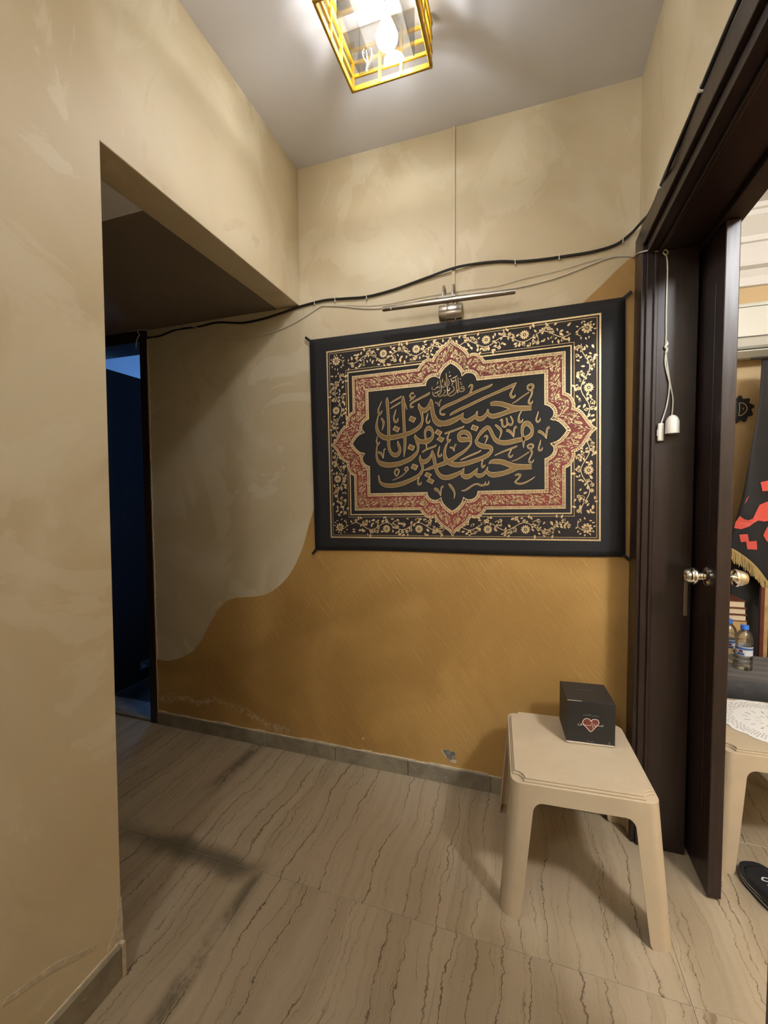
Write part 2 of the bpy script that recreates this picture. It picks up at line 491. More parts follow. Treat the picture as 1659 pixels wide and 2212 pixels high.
# broken plaster lip beside the dark washroom frame
lipL = []; z = 0.07
while z < 2.15:
    lipL.append((-.937, z)); z += .03
lip = [(-.9385, .07)] + [(-.9385 + .003 + .008*rnd.random()**2, .07+.022*k) for k in range(95)] + [(-.9385, 2.15)]
MB().prism(lip, -.005, .001).build('plaster_lip', M['pale_plaster'], wall_back)

wl = MB().prism([(0, HO), (0, H+.1), (YB, H+.1), (YB, 0), (-1.032, 0), (-1.016, HO)], -T, 0, 'x')
wall_left = struct(wl.build('wall_left', M['cream'], bevel=.003))
rr = random.Random(3)
lp = [(-1.0325, .09)] + [(-1.026 - .006*rr.random(), .09 + .03*k) for k in range(5)] + [(-1.036, .22), (-1.050, .14), (-1.075, .105), (-1.075, .09)]
MB().prism(lp, -.001, .0015, 'x').build('plaster_flake', M['pale_plaster'], wall_left)
MB().prism([(-1.10, .15), (-1.20, .21), (-1.30, .24), (-1.31, .232), (-1.21, .198), (-1.11, .142)], -.001, .0012, 'x').build('plaster_flake', M['pale_plaster'], wall_left)

wr = MB()
wr.box(W, R2, YB, -1.06, 0, H+.1)
wr.box(W, R2, -1.06, -.10, 2.20, H+.1)
wr.box(W, R2, -.10, 1.15, 0, H+.1)
struct(wr.build('wall_right', M['cream']))
struct(MB().box(-2.85, 3.5, YB-.12, YB, 0, H+.1).build('wall_behind', M['cream']))
struct(MB().box(-2.87, -2.75, YB, 2.0, 0, H+.1).build('wall_passage', M['cream']))
struct(MB().box(0, W, YB, 0, H, H+.1).build('ceiling', M['ceiling']))
struct(MB().box(-2.75, -T, -.775, 0, HO, HO+.06).build('ceiling_passage', M['ceil_shaded']))
struct(MB().box(-2.75, -T, YB, -.775, HO, HO+.06).build('ceiling_entry', M['ceiling']))

# ---- skirting
bb = thing('baseboard_back', (0, 0, 0), kind='structure')
xs = [-.937, -.60, -.22, .165, .53, .90, 1.27, 1.414]
for a, b in zip(xs[:-1], xs[1:]):
    MB().box(a+.0015, b-.0015, -.012, 0, 0, .070 + .003*rnd.random()).build('skirting_tile', M['skirting'], bb, bevel=.0015, segs=1)
mb = MB()
for k in range(44):
    a = -.93 + k*.0535; h = .0705 + .006*rnd.random()
    mb.box(a, a+.0525, -.006-.004*rnd.random(), 0, .066, h+.002)
mb.build('mortar_bead', M['pale_plaster'], bb)
bl = thing('baseboard_left', (0, -1.04, 0), kind='structure')
for k in range(6):
    MB().box(0, .012, -1.042-.38*(k+1)+.0015, -1.042-.38*k-.0015, 0, .088).build('skirting_tile', M['skirting'], bl, bevel=.0015, segs=1)
mb = MB().box(-.004, .0145, -1.043, -1.033, 0, .094).box(-.004, .004, -1.35, -1.043, .086, .095)
mb.build('mortar_bead', M['pale_plaster'], bl)

# ---- doorway to the next room
d1 = thing('door_1', (W, -.13, 0), kind='structure')
MB().box(W-.002, R2+.002, -.131, -.10, 0, 2.125).build('jamb', M['wood'], d1, bevel=.002)
MB().box(W-.002, R2+.002, -1.06, -1.029, 0, 2.125).build('jamb', M['wood'], d1, bevel=.002)
MB().box(W-.002, R2+.002, -1.06, -.10, 2.125, 2.20).build('head', M['wood'], d1, bevel=.002)
MB().box(W-.016, W, -.122, -.018, 0, 2.228).build('casing', M['wood'], d1, bevel=.003)
MB().box(W-.0155, W, -1.04, -.122, 2.158, 2.228).build('casing', M['wood'], d1, bevel=.003)
MB().box(W-.016, W, -1.15, -1.038, 0, 2.228).build('casing', M['wood'], d1, bevel=.003)
MB().box(W+.030, W+.042, -1.03, -.131, 2.113, 2.126).build('door_stop', M['wood'], d1, bevel=.002)
MB().box(W+.020, W+.032, -.139, -.130, 0, 2.12).build('door_stop', M['wood'], d1, bevel=.002)
MB().box(R2+.004, R2+.062, -1.15, .60, 2.105, 2.19).build('track_cover', M['wood'], d1, bevel=.002)
MB().box(1.560, 1.572, -.1325, -.1305, .865, 1.005).build('strike_plate', M['steel'], d1, bevel=.0008)
leaf = MB().box(1.593, 1.631, -.300, .55, .008, 2.104).build('leaf', M['wood'], d1, bevel=.0025)
MB().box(1.5915, 1.5935, -.24, .40, .25, .90).box(1.5915, 1.5935, -.24, .40, 1.15, 1.95).build('panel', M['wood'], leaf, bevel=.001)
def knob(sgn, x0):
    pr = [(.031, 0), (.031, .004), (.026, .009), (.018, .011), (.0125, .014), (.0135, .017), (.012, .020), (.0135, .023), (.012, .026), (.016, .030),
          (.0275, .033), (.0285, .038), (.0275, .042), (.0255, .044), (.0255, .047), (.0235, .055), (.0195, .064), (.015, .067), (.002, .068)]
    return MB().lathe([(r, sgn*h) for r, h in pr], (x0, -.236, 1.024), 'x', 28)
knob(-1, 1.593).build('knob', M['chrome'], leaf, smooth=True)
knob(1, 1.631).build('knob', M['chrome'], leaf, smooth=True)

# ---- washroom door
d2 = thing('door_2', (-.96, 0, 0), kind='structure')
MB().box(-.986, -.937, -.010, .165, 0, 2.2).build('jamb', M['wood'], d2, bevel=.003)
MB().box(-1.56, -1.512, -.010, .165, 0, 2.2).build('jamb', M['wood'], d2, bevel=.003)
MB().box(-1.512, -.986, -.010, .165, 2.135, 2.2).build('head', M['wood'], d2, bevel=.003)
MB().box(-1.512, -.986, 0, .045, -.002, .012).build('threshold', M['skirting'], d2, bevel=.002)
MB().box(-1.512, -.986, .045, .165, -.002, .006).build('sill_slab', M['threshold'], d2)
leaf2 = MB().box(-1.508, -1.470, .167, .70, .012, 2.088).build('leaf', M['wood'], d2, bevel=.002)
MB().tube([(-1.463, .372, .112), (-1.463, .398, .116)], .004).tube([(-1.463, .430, .128), (-1.463, .452, .136)], .005).box(-1.47, -1.464, .36, .46, .095, .15).build('bolt', M['steel'], leaf2)
MB().box(-1.4705, -1.4685, .17, .70, .012, .016).build('sweep', M['steel'], leaf2)

# ---- washroom shell
struct(MB().box(-2.75, -.1, .165, 2.0, -.06, -.001).build('floor_washroom', M['wash_floor']))
ww = MB()
ww.box(-2.75, -2.50, .157, 2.0, 0, 2.8)
ww.box(-.2, -.1, .157, 2.0, 0, 2.8)
ww.box(-1.70, -.2, 1.9, 2.0, 0, 2.8)
ww.box(-2.5, -1.70, 1.9, 2.0, 0, 1.15); ww.box(-2.5, -1.70, 1.9, 2.0, 2.25, 2.8)
struct(ww.build('wall_washroom', M['wash_wall']))
struct(MB().box(-2.75, -.1, .157, 2.0, 2.72, 2.8).build('ceiling_washroom', M['wash_wall']))
w1 = thing('window_1', (-2.1, 1.95, 1.15), kind='structure')
fm = MB(); fm.box(-2.5, -2.45, 1.91, 1.97, 1.15, 2.25); fm.box(-1.75, -1.70, 1.91, 1.97, 1.15, 2.25); fm.box(-2.45, -1.75, 1.91, 1.97, 1.15, 1.20); fm.box(-2.45, -1.75, 1.91, 1.97, 2.20, 2.25); fm.box(-2.12, -2.08, 1.91, 1.97, 1.2, 2.2)
fm.build('window_frame', M['white_gloss'], w1)
MB().box(-2.45, -2.12, 1.95, 1.955, 1.2, 2.2).build('pane', M['dusk'], w1)
MB().box(-2.08, -1.75, 1.95, 1.955, 1.2, 2.2).build('pane', M['dusk'], w1)

# ---- the next room
struct(MB().box(1.43, 3.5, 1.15, 1.27, 0, H+.1).build('wall_far', M['room2_wall']))
struct(MB().box(3.4, 3.5, YB, 1.15, 0, H+.1).build('wall_side', M['room2_wall']))
struct(MB().box(R2, 3.4, YB, 1.15, 2.83, H+.1).build('ceiling_room', M['ceil_white']))
cor = [(1.15, 2.83), (.985, 2.83), (.985, 2.805), (1.0, 2.80), (1.0, 2.775), (1.03, 2.74), (1.065, 2.70), (1.07, 2.672), (1.085, 2.668), (1.085, 2.645),
       (1.09, 2.57), (1.075, 2.565), (1.075, 2.545), (1.105, 2.535), (1.12, 2.50), (1.128, 2.455), (1.15, 2.452)]
struct(MB().prism(cor, R2, 3.4, 'x').build('trim_1', M['white_gloss']))
bf = thing('baseboard_far', (2.5, 1.15, 0), kind='structure')
for k in range(4):
    MB().box(R2+.45*k, R2+.45*k+.448, 1.138, 1.15, 0, .08).build('skirting_tile', M['skirting'], bf)

# ================================================================== LAMPS
# ---- square lattice ceiling lantern
LX0, LX1, LY0, LY1 = .458, .738, -.738, -.446
lan = thing('ceiling_lantern', ((LX0+LX1)/2, (LY0+LY1)/2, H), 'square golden lattice ceiling lantern with two glowing bulbs in clear glass', 'ceiling lamp')
levels = [2.660, 2.704, 2.747, 2.790]
for k, z in enumerate(levels):
    w_ = .017 if k == 0 else .011
    for (a, b, c, d) in ((LX0, LX1, LY1-.009, LY1), (LX0, LX1, LY0, LY0+.009), (LX0, LX0+.009, LY0+.010, LY1-.010), (LX1-.009, LX1, LY0+.010, LY1-.010)):
        MB().box(a, b, c, d, z, z+w_).build('rail', M['lattice'], lan, bevel=.0015, segs=1)
for fx in (0, .36, .64, 1):
    for fy in (0, .36, .64, 1):
        if fx in (.36, .64) and fy in (.36, .64): continue
        px = LX0+.0065+fx*(LX1-LX0-.013); py = LY0+.0065+fy*(LY1-LY0-.013)
        MB().box(px-.0048, px+.0048, py-.0048, py+.0048, 2.662, 2.822).build('post', M['lattice'], lan, bevel=.001, segs=1)
MB().box(.545, .655, -.66, -.49, 2.816, H-.0005).build('ceiling_plate', M['white_gloss'], lan)
gx0, gx1, gy0, gy1 = .503, .690, -.672, -.492
for (a, b, c, d) in ((gx0, gx1, gy1-.003, gy1), (gx0, gx1, gy0, gy0+.003), (gx0, gx0+.003, gy0+.003, gy1-.003), (gx1-.003, gx1, gy0+.003, gy1-.003)):
    MB().box(a, b, c, d, 2.668, 2.815).build('glass_pane', M['glass'], lan)
mb = MB()
for dx, st in ((0, [(.528, 2.672), (.532, 2.70), (.530, 2.735)]), (0, [(.531, 2.70), (.520, 2.715), (.516, 2.735)]), (0, [(.532, 2.69), (.545, 2.708), (.548, 2.728)]), (0, [(.548, 2.728), (.543, 2.738)]), (0, [(.516, 2.735), (.522, 2.742)])):
    v_ = catmull([(x, gy1-.0035, z) for x, z in st], 4); mb.tube(v_, .0009, 5)
mb.build('etched_sprig', M['white_plastic'], lan)
for bx, by, bz in ((.590, -.612, 2.742), (.612, -.535, 2.712)):
    pr = [(.002, -.034)] + [(.034*math.sin(math.radians(q)), -.034*math.cos(math.radians(q))) for q in range(12, 97, 12)]
    bulb = MB().lathe(pr, (bx, by, bz), 'z', 20).build('bulb', M['bulb'], lan, smooth=True)
    MB().lathe([(.0338, .0035), (.0325, .011), (.029, .022), (.021, .040), (.0165, .050), (.013, .056), (.013, 2.822-bz)], (bx, by, bz), 'z', 16).build('collar', M['bulb_base'], bulb, smooth=True)

# ---- round ceiling lamp of the next room and the hall's second lamp, both out of frame
def globe_lamp(c, zc, r, mat, label):
    t = thing('globe_lamp', (c[0], c[1], zc), label, 'ceiling lamp')
    MB().lathe([(.05, 0), (.05, -.02), (.012, -.03), (.012, -.13), (.05, -.14), (.05, -.155)], (c[0], c[1], zc-.001), 'z', 24).build('stem', M['white_gloss'], t, smooth=True)
    MB().lathe([(r*math.sin(math.radians(q)), -r*math.cos(math.radians(q))) for q in (1, 15, 30, 45, 60, 75, 90, 105, 120, 135, 150, 160)], (c[0], c[1], zc-.145-r*.94), 'z', 28).build('globe', mat, t, smooth=True)
globe_lamp((2.35, -1.65), 2.83, .13, M['room_lamp'], 'white glass globe pendant lighting the next room through the doorway')
globe_lamp((.52, -2.65), H, .15, M['hall_lamp'], 'white glass globe pendant in the hall behind the viewer')

# ---- picture light over the banner
pl = thing('picture_light', (.727, -.001, 2.07), 'brushed nickel picture light with long tube above the black banner', 'wall lamp')
MB().tube([(.452, -.088, 2.084), (.985, -.088, 2.079)], .0105, 16).build('lamp_tube', M['lamp_steel'], pl, smooth=True)
MB().tube([(.4515, -.088, 2.084), (.4465, -.088, 2.0841)], .0098, 16).build('end_cap', M['steel'], pl)
MB().tube([(.9845, -.088, 2.079), (.9895, -.088, 2.0789)], .0098, 16).build('end_cap', M['steel'], pl)
for x in (.486, .950):
    MB().lathe([(.004, 0), (.004, .002), (.001, .003)], (x, -.088-.0102, 2.078), 'y', 10).build('screw', M['chrome'], pl)
prf = [(0, 2.100)] + [(-.004-.026*math.sin(math.radians(a)), 2.066+.034*math.cos(math.radians(a))) for a in range(0, 181, 15)] + [(0, 2.032)]
MB().prism(prf, .676, .773, 'x').build('wall_bracket', M['steel'], pl, smooth=True, bevel=.002)
for x in (.704, .744):
    MB().tube(catmull([(x, -.012, 2.095), (x, -.018, 2.135), (x, -.038, 2.158), (x, -.062, 2.150), (x, -.078, 2.118), (x, -.086, 2.092)], 5), .0045, 10).build('arm', M['steel'], pl, smooth=True)
MB().box(.690, .758, -.099, -.078, 2.089, 2.099).build('clamp', M['chrome'], pl, bevel=.001)
for x in (.705, .745): MB().tube([(x, -.012, 2.034), (x, -.004, 2.026)], .002, 8).build('fixing_pin', M['steel'], pl)

tr = tag(MB().box(.7285, .7425, -.008, -.0005, 2.105, H-.001).build('cable_trunking', M['cream'], bevel=.0012, loc=(.7355, -.001, 2.105)), 'narrow painted cable trunking running from ceiling down to picture light', 'trunking')

# ---- black cable with clips
pts = [(-.935, -.006, 2.152), (-.841, -.007, 2.151), (-.731, -.007, 2.170), (-.581, -.007, 2.168), (-.465, -.007, 2.174), (-.326, -.007, 2.154), (-.219, -.007, 2.156), (-.114, -.007, 2.169),
       (-.013, -.007, 2.186), (.037, -.007, 2.192), (.134, -.007, 2.200), (.239, -.007, 2.193), (.345, -.007, 2.186), (.472, -.007, 2.198), (.618, -.008, 2.225), (.737, -.0135, 2.244),
       (.833, -.008, 2.249), (.926, -.007, 2.243), (.998, -.007, 2.230), (1.086, -.007, 2.223), (1.171, -.007, 2.221), (1.27, -.007, 2.221), (1.349, -.007, 2.233), (1.398, -.010, 2.262), (1.419, -.035, 2.275),
       (1.4225, -.09, 2.262), (1.4225, -.16, 2.240), (1.421, -.25, 2.232), (1.415, -.332, 2.225), (1.408, -.40, 2.212), (1.405, -.438, 2.205), (1.407, -.475, 2.212), (1.410, -.54, 2.222), (1.412, -.60, 2.228), (1.412, -.66, 2.232),
       (1.412, -.72, 2.234), (1.412, -.79, 2.236), (1.412, -.87, 2.236), (1.412, -1.0, 2.236), (1.42, -1.2, 2.25)]
cab = thing('black_cable', (.3, -.007, 2.19), 'thick black cable clipped along wall above banner and over doorway', 'cable')
MB().tube(catmull(pts, 5), .0052, 8).build('cable', M['cable'], cab, smooth=True)
def clip(p, d, nrm):
    p = Vector(p); d = Vector(d).normalized(); nn = Vector(nrm); s = d.cross(nn).normalized()
    path = [p + s*.0085*math.cos(a) + nn*(.0085*math.sin(a)) for a in [math.radians(q) for q in range(-20, 201, 22)]]
    m_ = MB().tube(path, .0018, 6); m_.tube([p + s*.0105 - nn*.003, p + s*.0105 + nn*.0075], .0028, 6)
    m_.build('clip', M['white_plastic'], cab)
for p in ((.085, -.007, 2.197), (.19, -.007, 2.197), (.345, -.007, 2.187), (.985, -.007, 2.232), (1.150, -.007, 2.222), (1.372, -.008, 2.246)):
    clip(p, (1, 0, .05), (0, -1, 0))
for p in ((1.415, -.332, 2.225), (1.412, -.655, 2.232), (1.412, -.868, 2.236)):
    clip(p, (0, -1, 0), (-1, 0, 0))

# ---- white cord, ending in a switch and a lamp holder on the door jamb
cw = thing('white_cord', (1.487, -.135, 2.10), 'thin white cord drooping along wall, ending in lamp holder on jamb', 'cord')
wp = [(-1.222, -.014, 2.209), (-1.153, -.014, 2.204), (-1.051, -.014, 2.197), (-.953, -.014, 2.193), (-.889, -.004, 2.184), (-.733, -.016, 2.172), (-.627, -.016, 2.172), (-.526, -.004, 2.133), (-.413, -.004, 2.088),
      (-.33, -.004, 2.073), (-.222, -.004, 2.079), (-.091, -.004, 2.099), (.023, -.004, 2.137), (.110, -.004, 2.175), (.132, -.004, 2.176), (.226, -.004, 2.160), (.34, -.004, 2.135), (.449, -.004, 2.126), (.576, -.004, 2.134),
      (.668, -.005, 2.136), (.776, -.005, 2.133), (.89, -.004, 2.130), (.999, -.004, 2.129), (1.138, -.004, 2.144), (1.254, -.004, 2.172), (1.33, -.004, 2.190), (1.389, -.004, 2.186), (1.408, -.012, 2.176),
      (1.410, -.07, 2.158), (1.411, -.125, 2.134), (1.428, -.1345, 2.131), (1.455, -.134, 2.124), (1.478, -.134, 2.112), (1.484, -.134, 2.100), (1.488, -.134, 2.058), (1.487, -.134, 1.966), (1.487, -.134, 1.888), (1.488, -.134, 1.841), (1.487, -.134, 1.80)]
MB().tube(catmull(wp, 4), .0024, 6).build('cord', M['white_wire'], cw, smooth=True)
MB().tube(catmull([(.132, -.0035, 2.176), (.226, -.0035, 2.167), (.34, -.0035, 2.148), (.449, -.0035, 2.142), (.576, -.0035, 2.148), (.668, -.004, 2.150), (.80, -.004, 2.150), (.92, -.0035, 2.148), (1.02, -.0035, 2.162), (1.138, -.0035, 2.170), (1.254, -.0035, 2.188), (1.35, -.0035, 2.196)], 4), .0013, 6).build('cord_strand', M['white_wire'], cw, smooth=True)
MB().tube(catmull([(-.990, -.014, 2.20), (-.985, -.0145, 2.18), (-.975, -.0145, 2.17), (-.990, -.0145, 2.155), (-1.0, -.0145, 2.13), (-1.004, -.0145, 2.10)], 4), .0022, 6).build('cord_end', M['white_wire'], cw, smooth=True)
MB().tube(catmull([(1.472, -.137, 2.118), (1.480, -.139, 2.122), (1.487, -.138, 2.112), (1.480, -.139, 2.104), (1.474, -.138, 2.112)], 4), .0022, 6).build('knot', M['white_wire'], cw, smooth=True)
MB().tube(catmull([(1.488, -.134, 1.815), (1.492, -.136, 1.806), (1.486, -.137, 1.797), (1.491, -.136, 1.788), (1.488, -.135, 1.775)], 4), .0042, 6).build('knot', M['white_wire'], cw, smooth=True)
MB().tube(catmull([(1.488, -.135, 1.78), (1.494, -.135, 1.73), (1.503, -.135, 1.67), (1.512, -.136, 1.62), (1.511, -.138, 1.575), (1.508, -.140, 1.557)], 4), .0023, 6).build('cord', M['white_wire'], cw, smooth=True)
MB().tube(catmull([(1.488, -.135, 1.78), (1.487, -.135, 1.74), (1.497, -.137, 1.69), (1.501, -.137, 1.665), (1.495, -.136, 1.60), (1.481, -.137, 1.545), (1.477, -.138, 1.532)], 4), .0023, 6).build('cord', M['white_wire'], cw, smooth=True)
MB().lathe([(.004, .063), (.010, .060), (.016, .054), (.0195, .045), (.0198, .043), (.0205, .042), (.0215, .0), (.0175, .0), (.0175, .004)], (1.508, -.153, 1.497), 'z', 28).build('lamp_holder', M['white_plastic'], cw, smooth=True)
MB().box(1.4675, 1.4865, -.145, -.131, 1.474, 1.536).build('inline_switch', M['white_plastic'], cw, bevel=.004)
MB().box(1.4655, 1.4685, -.142, -.135, 1.492, 1.514).build('switch_rocker', M['white_plastic'], cw, bevel=.001)

# ================================================================== FURNITURE
def table(label):
    t = thing('plastic_table', (0, 0, 0), label, 'table', 'beige plastic side tables')
    w2, d2_, nt, zt, sp = .205, .215, .032, .406, .075
    def rounded(nn=6):
        a, b = w2-nt+.002, d2_-nt+.002; pts = []
        for cx, cy, s in ((a, b, 0), (-a, b, 90), (-a, -b, 180), (a, -b, 270)):
            for k in range(nn+1):
                q = math.radians(s + 90*k/nn); pts.append((cx+nt*math.cos(q), cy+nt*math.sin(q)))
        return pts
    def outline(inset, notch, nn=6):
        a, b = w2-inset, d2_-inset; pts = []
        for cx, cy, s, e in ((a, b, 270, 180), (-a, b, 360, 270), (-a, -b, 90, 0), (a, -b, 180, 90)):
            for k in range(nn+1):
                q = math.radians(s + (e-s)*k/nn); pts.append((cx+notch*math.cos(q), cy+notch*math.sin(q)))
        return pts
    mb = MB()
    mb.prism(outline(.010, .030), .4135, .420, 'z'); mb.prism(outline(.005, .0315), .4070, .4137, 'z'); mb.prism(rounded(), .400, .4072, 'z')
    mb.build('tabletop', M['beige_plastic'], t, bevel=.0018, world=False)
    def P(side, a, z, A):
        off = sp*(zt-z)
        (n, tg, d, AA) = side
        aa = a + off*a/AA
        return (n[0]*(d+off)+tg[0]*aa, n[1]*(d+off)+tg[1]*aa, z)
    sides = [((0, -1), (1, 0), d2_, w2-nt), ((1, 0), (0, 1), w2, d2_-nt), ((0, 1), (-1, 0), d2_, w2-nt), ((-1, 0), (0, -1), w2, d2_-nt)]
    ap = MB(); ZL = .325
    fw = .036
    for sd in sides:
        A = sd[3]
        low = [(A, ZL), (A-fw, ZL)] + [(A-fw-.026+.026*math.cos(math.radians(q)), ZL+.030*math.sin(math.radians(q))) for q in range(9, 91, 9)]
        low += [(-x, z) for x, z in low[::-1]]
        # strips from the rim down to the lower outline
        n = len(low)
        vs = [P(sd, x, .404, A) for x, z in low] + [P(sd, x, z, A) for x, z in low]
        fs = [(i, i+1, n+i+1, n+i) for i in range(n-1)]
        ap.add(vs, fs)
    zs_top = [.404, .35, ZL]
    for i in range(4):
        s1, s2 = sides[i], sides[(i+1) % 4]
        rows = []
        for z in zs_top:
            off = sp*(zt-z); cx = sides[1][2]-nt+off; cy = sides[0][2]-nt+off
            row = []
            for k in range(11):
                a = math.radians(-90 + 90*i + 90*k/10)
                ccx = (1 if i in (0, 1) else -1)*cx; ccy = (-1 if i in (0, 3) else 1)*cy
                row.append((ccx+nt*math.cos(a), ccy+nt*math.sin(a), z))
            rows.append(row)
        vs = [q for r in rows for q in r]; fs = []
        for r in range(len(rows)-1):
            for k in range(10): fs.append((r*11+k, r*11+k+1, (r+1)*11+k+1, (r+1)*11+k))
        ap.add(vs, fs)
    o = ap.build('apron', M['beige_plastic'], t, world=False)
    md = o.modifiers.new('thickness', 'SOLIDIFY'); md.thickness = .004; md.offset = 0
    for i in range(4):
        lg = MB(); s1, s2 = sides[i], sides[(i+1) % 4]; rows = []
        for z in (ZL, .22, .14, .06, .012, 0.0):
            f = .022 + (fw-.022)*(z/ZL)
            if z < .011: f = .018
            off = sp*(zt-z); cx = sides[1][2]-nt+off; cy = sides[0][2]-nt+off
            ccx = (1 if i in (0, 1) else -1)*cx; ccy = (-1 if i in (0, 3) else 1)*cy
            row = [P(s1, s1[3]-f, z, 0), P(s1, s1[3]-f*.5, z, 0)]
            for k in range(11):
                a = math.radians(-90 + 90*i + 90*k/10); row.append((ccx+nt*math.cos(a), ccy+nt*math.sin(a), z))
            row += [P(s2, -(s2[3]-f*.5), z, 0), P(s2, -(s2[3]-f), z, 0)]
            rows.append(row)
        m = len(rows[0]); vs = [q for r in rows for q in r]; fs = []
        for r in range(len(rows)-1):
            for k in range(m-1): fs.append((r*m+k, r*m+k+1, (r+1)*m+k+1, (r+1)*m+k))
        o = lg.add(vs, fs).build('leg', M['beige_plastic'], t, world=False)
        md = o.modifiers.new('thickness', 'SOLIDIFY'); md.thickness = .004; md.offset = 0
    return t
t1 = table('beige plastic side table against the ochre wall carrying a black box')
t1.location = (1.190, -.293, 0); t1.rotation_euler = (0, 0, math.radians(3.5))
t2 = copy_tree(t1)
t2['label'] = 'beige plastic side table in the next room under a white lace doily'
t2.location = (1.886, .083, 0); t2.rotation_euler = (0, 0, math.radians(2))

# ---- black gift box
bw, bh, bd = .155, .155, .155
box = thing('gift_box', (1.2475, -.190, .4202), 'black cardboard cube box printed with a red heartbeat heart', 'box', rz=math.radians(4.5))
MB().box(-bw/2, bw/2, -bd/2, bd/2, .006, bh).build('carton', M['box_black'], box, bevel=.0012, world=False)
MB().box(-bw/2+.004, bw/2-.004, -bd/2+.003, bd/2-.003, 0, .0062).build('clear_base', M['acrylic'], box, world=False)
MB().box(-bw/2, bw/2-.002, -bd/2-.0006, -bd/2+.001, .0055, .0095).build('worn_edge', M['print_white'], box, world=False)
MB().box(-bw/2+.001, -bw/2+.048, -bd/2-.0004, -bd/2+.0006, bh-.0009, bh+.0003).build('worn_edge', M['print_white'], box, world=False)
FQ = [(315, 650), (1490, 785), (320, 1670), (1465, 1830)]
def bf_pt(p):
    # zoomed photo coordinates of the front face -> face-local metres (bilinear inverse by iteration)
    u, v = .5, .5
    for _ in range(25):
        x = (FQ[0][0]*(1-u)+FQ[1][0]*u)*(1-v) + (FQ[2][0]*(1-u)+FQ[3][0]*u)*v
        y = (FQ[0][1]*(1-u)+FQ[1][1]*u)*(1-v) + (FQ[2][1]*(1-u)+FQ[3][1]*u)*v
        u += (p[0]-x)/1170; v += (p[1]-y-(u-u)*0)/1030 - (p[0]-x)/1170*135/1030
    return ((u-.5)*bw, .006+(1-v)*(bh-.006))
def ribbon2(pts, wdt, close=False):
    n = len(pts); vs = []; fs = []
    ws = wdt if isinstance(wdt, (list, tuple)) else [wdt]*n
    for i in range(n):
        a = pts[(i-1) % n] if (close or i > 0) else pts[i]; b = pts[(i+1) % n] if (close or i < n-1) else pts[i]
        dx, dy = b[0]-a[0], b[1]-a[1]; l = math.hypot(dx, dy) or 1
        nx, ny = -dy/l, dx/l
        vs += [(pts[i][0]+nx*ws[i]/2, pts[i][1]+ny*ws[i]/2), (pts[i][0]-nx*ws[i]/2, pts[i][1]-ny*ws[i]/2)]
    m = n if close else n-1
    for i in range(m):
        j = (i+1) % n; fs.append((2*i, 2*i+1, 2*j+1, 2*j))
    return vs, fs
def on_face(vs, y): return [(x, y, z) for x, z in vs]
heart = [bf_pt(q) for q in catmull([(897, 1440), (1000, 1350), (1075, 1265), (1090, 1215), (1060, 1160), (980, 1140), (930, 1155), (905, 1190), (880, 1150), (830, 1122), (770, 1120), (715, 1165), (708, 1215), (740, 1275), (810, 1350)], 4, True)]
YF = -bd/2
MB().add(on_face(heart, YF-.0003), [tuple(range(len(heart)))]).build('heart_print', M['heart'], box, world=False, fixn=False)
vs, fs = ribbon2(heart, .0022, True)
mb = MB().add(on_face(vs, YF-.0005), fs)
for st, wd_ in (([(585, 1240), (600, 1275), (650, 1280), (668, 1240), (690, 1270), (760, 1275), (890, 1290), (925, 1215), (950, 1370), (985, 1250), (1000, 1325), (1015, 1300), (1080, 1305), (1190, 1320), (1185, 1285), (1150, 1285)], .0016),
                ([(622, 1215), (632, 1222)], .0022), ([(680, 1225), (690, 1230)], .002), ([(655, 1262), (668, 1240), (672, 1275)], .002)):
    v_, f_ = ribbon2([bf_pt(q) for q in st], wd_); mb.add(on_face(v_, YF-.0006), f_)
mb.build('heartbeat_line', M['print_white'], box, world=False, fixn=False)
mb = MB()
for st, wd_ in (([(715, 1035), (745, 1040), (770, 1030), (800, 1045), (815, 1020), (835, 1050), (860, 1020), (880, 1055), (905, 1030)], .0014), ([(920, 1060), (935, 1075), (960, 1060), (955, 1045)], .0013),
                ([(980, 1065), (1000, 1050), (1030, 1072), (1060, 1075), (1085, 1060)], .0014), ([(800, 1015), (803, 1045)], .001), ([(885, 1015), (885, 1050)], .001),
                ([(805, 1668), (850, 1676)], .0013), ([(858, 1679), (885, 1682)], .0006), ([(895, 1684), (975, 1695)], .0014),
                ([(1325, 1712), (1352, 1716)], .0016), ([(1320, 1732), (1350, 1736)], .0012), ([(1312, 1752), (1362, 1758)], .0022)):
    v_, f_ = ribbon2([bf_pt(q) for q in st], wd_); mb.add(on_face(v_, YF-.0004), f_)
mb.add([(x, y, bh+.0003) for x, y in ribbon2([(-.035, .012), (-.02, .014), (.0, .012), (.022, .014), (.030, .013)], .0016)[0]], ribbon2([(0, 0)]*5, 1)[1])
mb.build('small_print', M['print_grey'], box, world=False, fixn=False)['kind'] = 'stuff'

# ================================================================== THE NEXT ROOM'S THINGS
# ---- crochet doily
dl = thing('lace_doily', (1.930, .098, .4203), 'white crochet lace doily spread on the next room table', 'doily', rz=math.radians(20))
def dr(th, f): return f*(.175+.010*abs(math.sin(8*th)))
mb = MB(); N = 192
rings = [.02, .10, .2, .3, .4, .5, .58, .66, .70, .74, .78, .82, .86, .90, .95, 1.0]
vs = []
for f in rings:
    for k in range(N):
        th = 2*math.pi*k/N; q = dr(th, f) if f > .6 else .178*f
        vs.append((q*math.cos(th), q*math.sin(th), .0010 + .0004*math.sin(24*th)*f))
fs = []
for i in range(len(rings)-1):
    for k in range(N):
        j = (k+1) % N; hole = False
        if 7 <= i <= 12 and ((k//2 + i) % 2 == 0) and (k % 2 == 0): hole = True
        if 2 <= i <= 5 and (k % 12) in (0, 1) and i % 2 == 0: hole = True
        if not hole: fs.append((i*N+k, i*N+j, (i+1)*N+j, (i+1)*N+k))
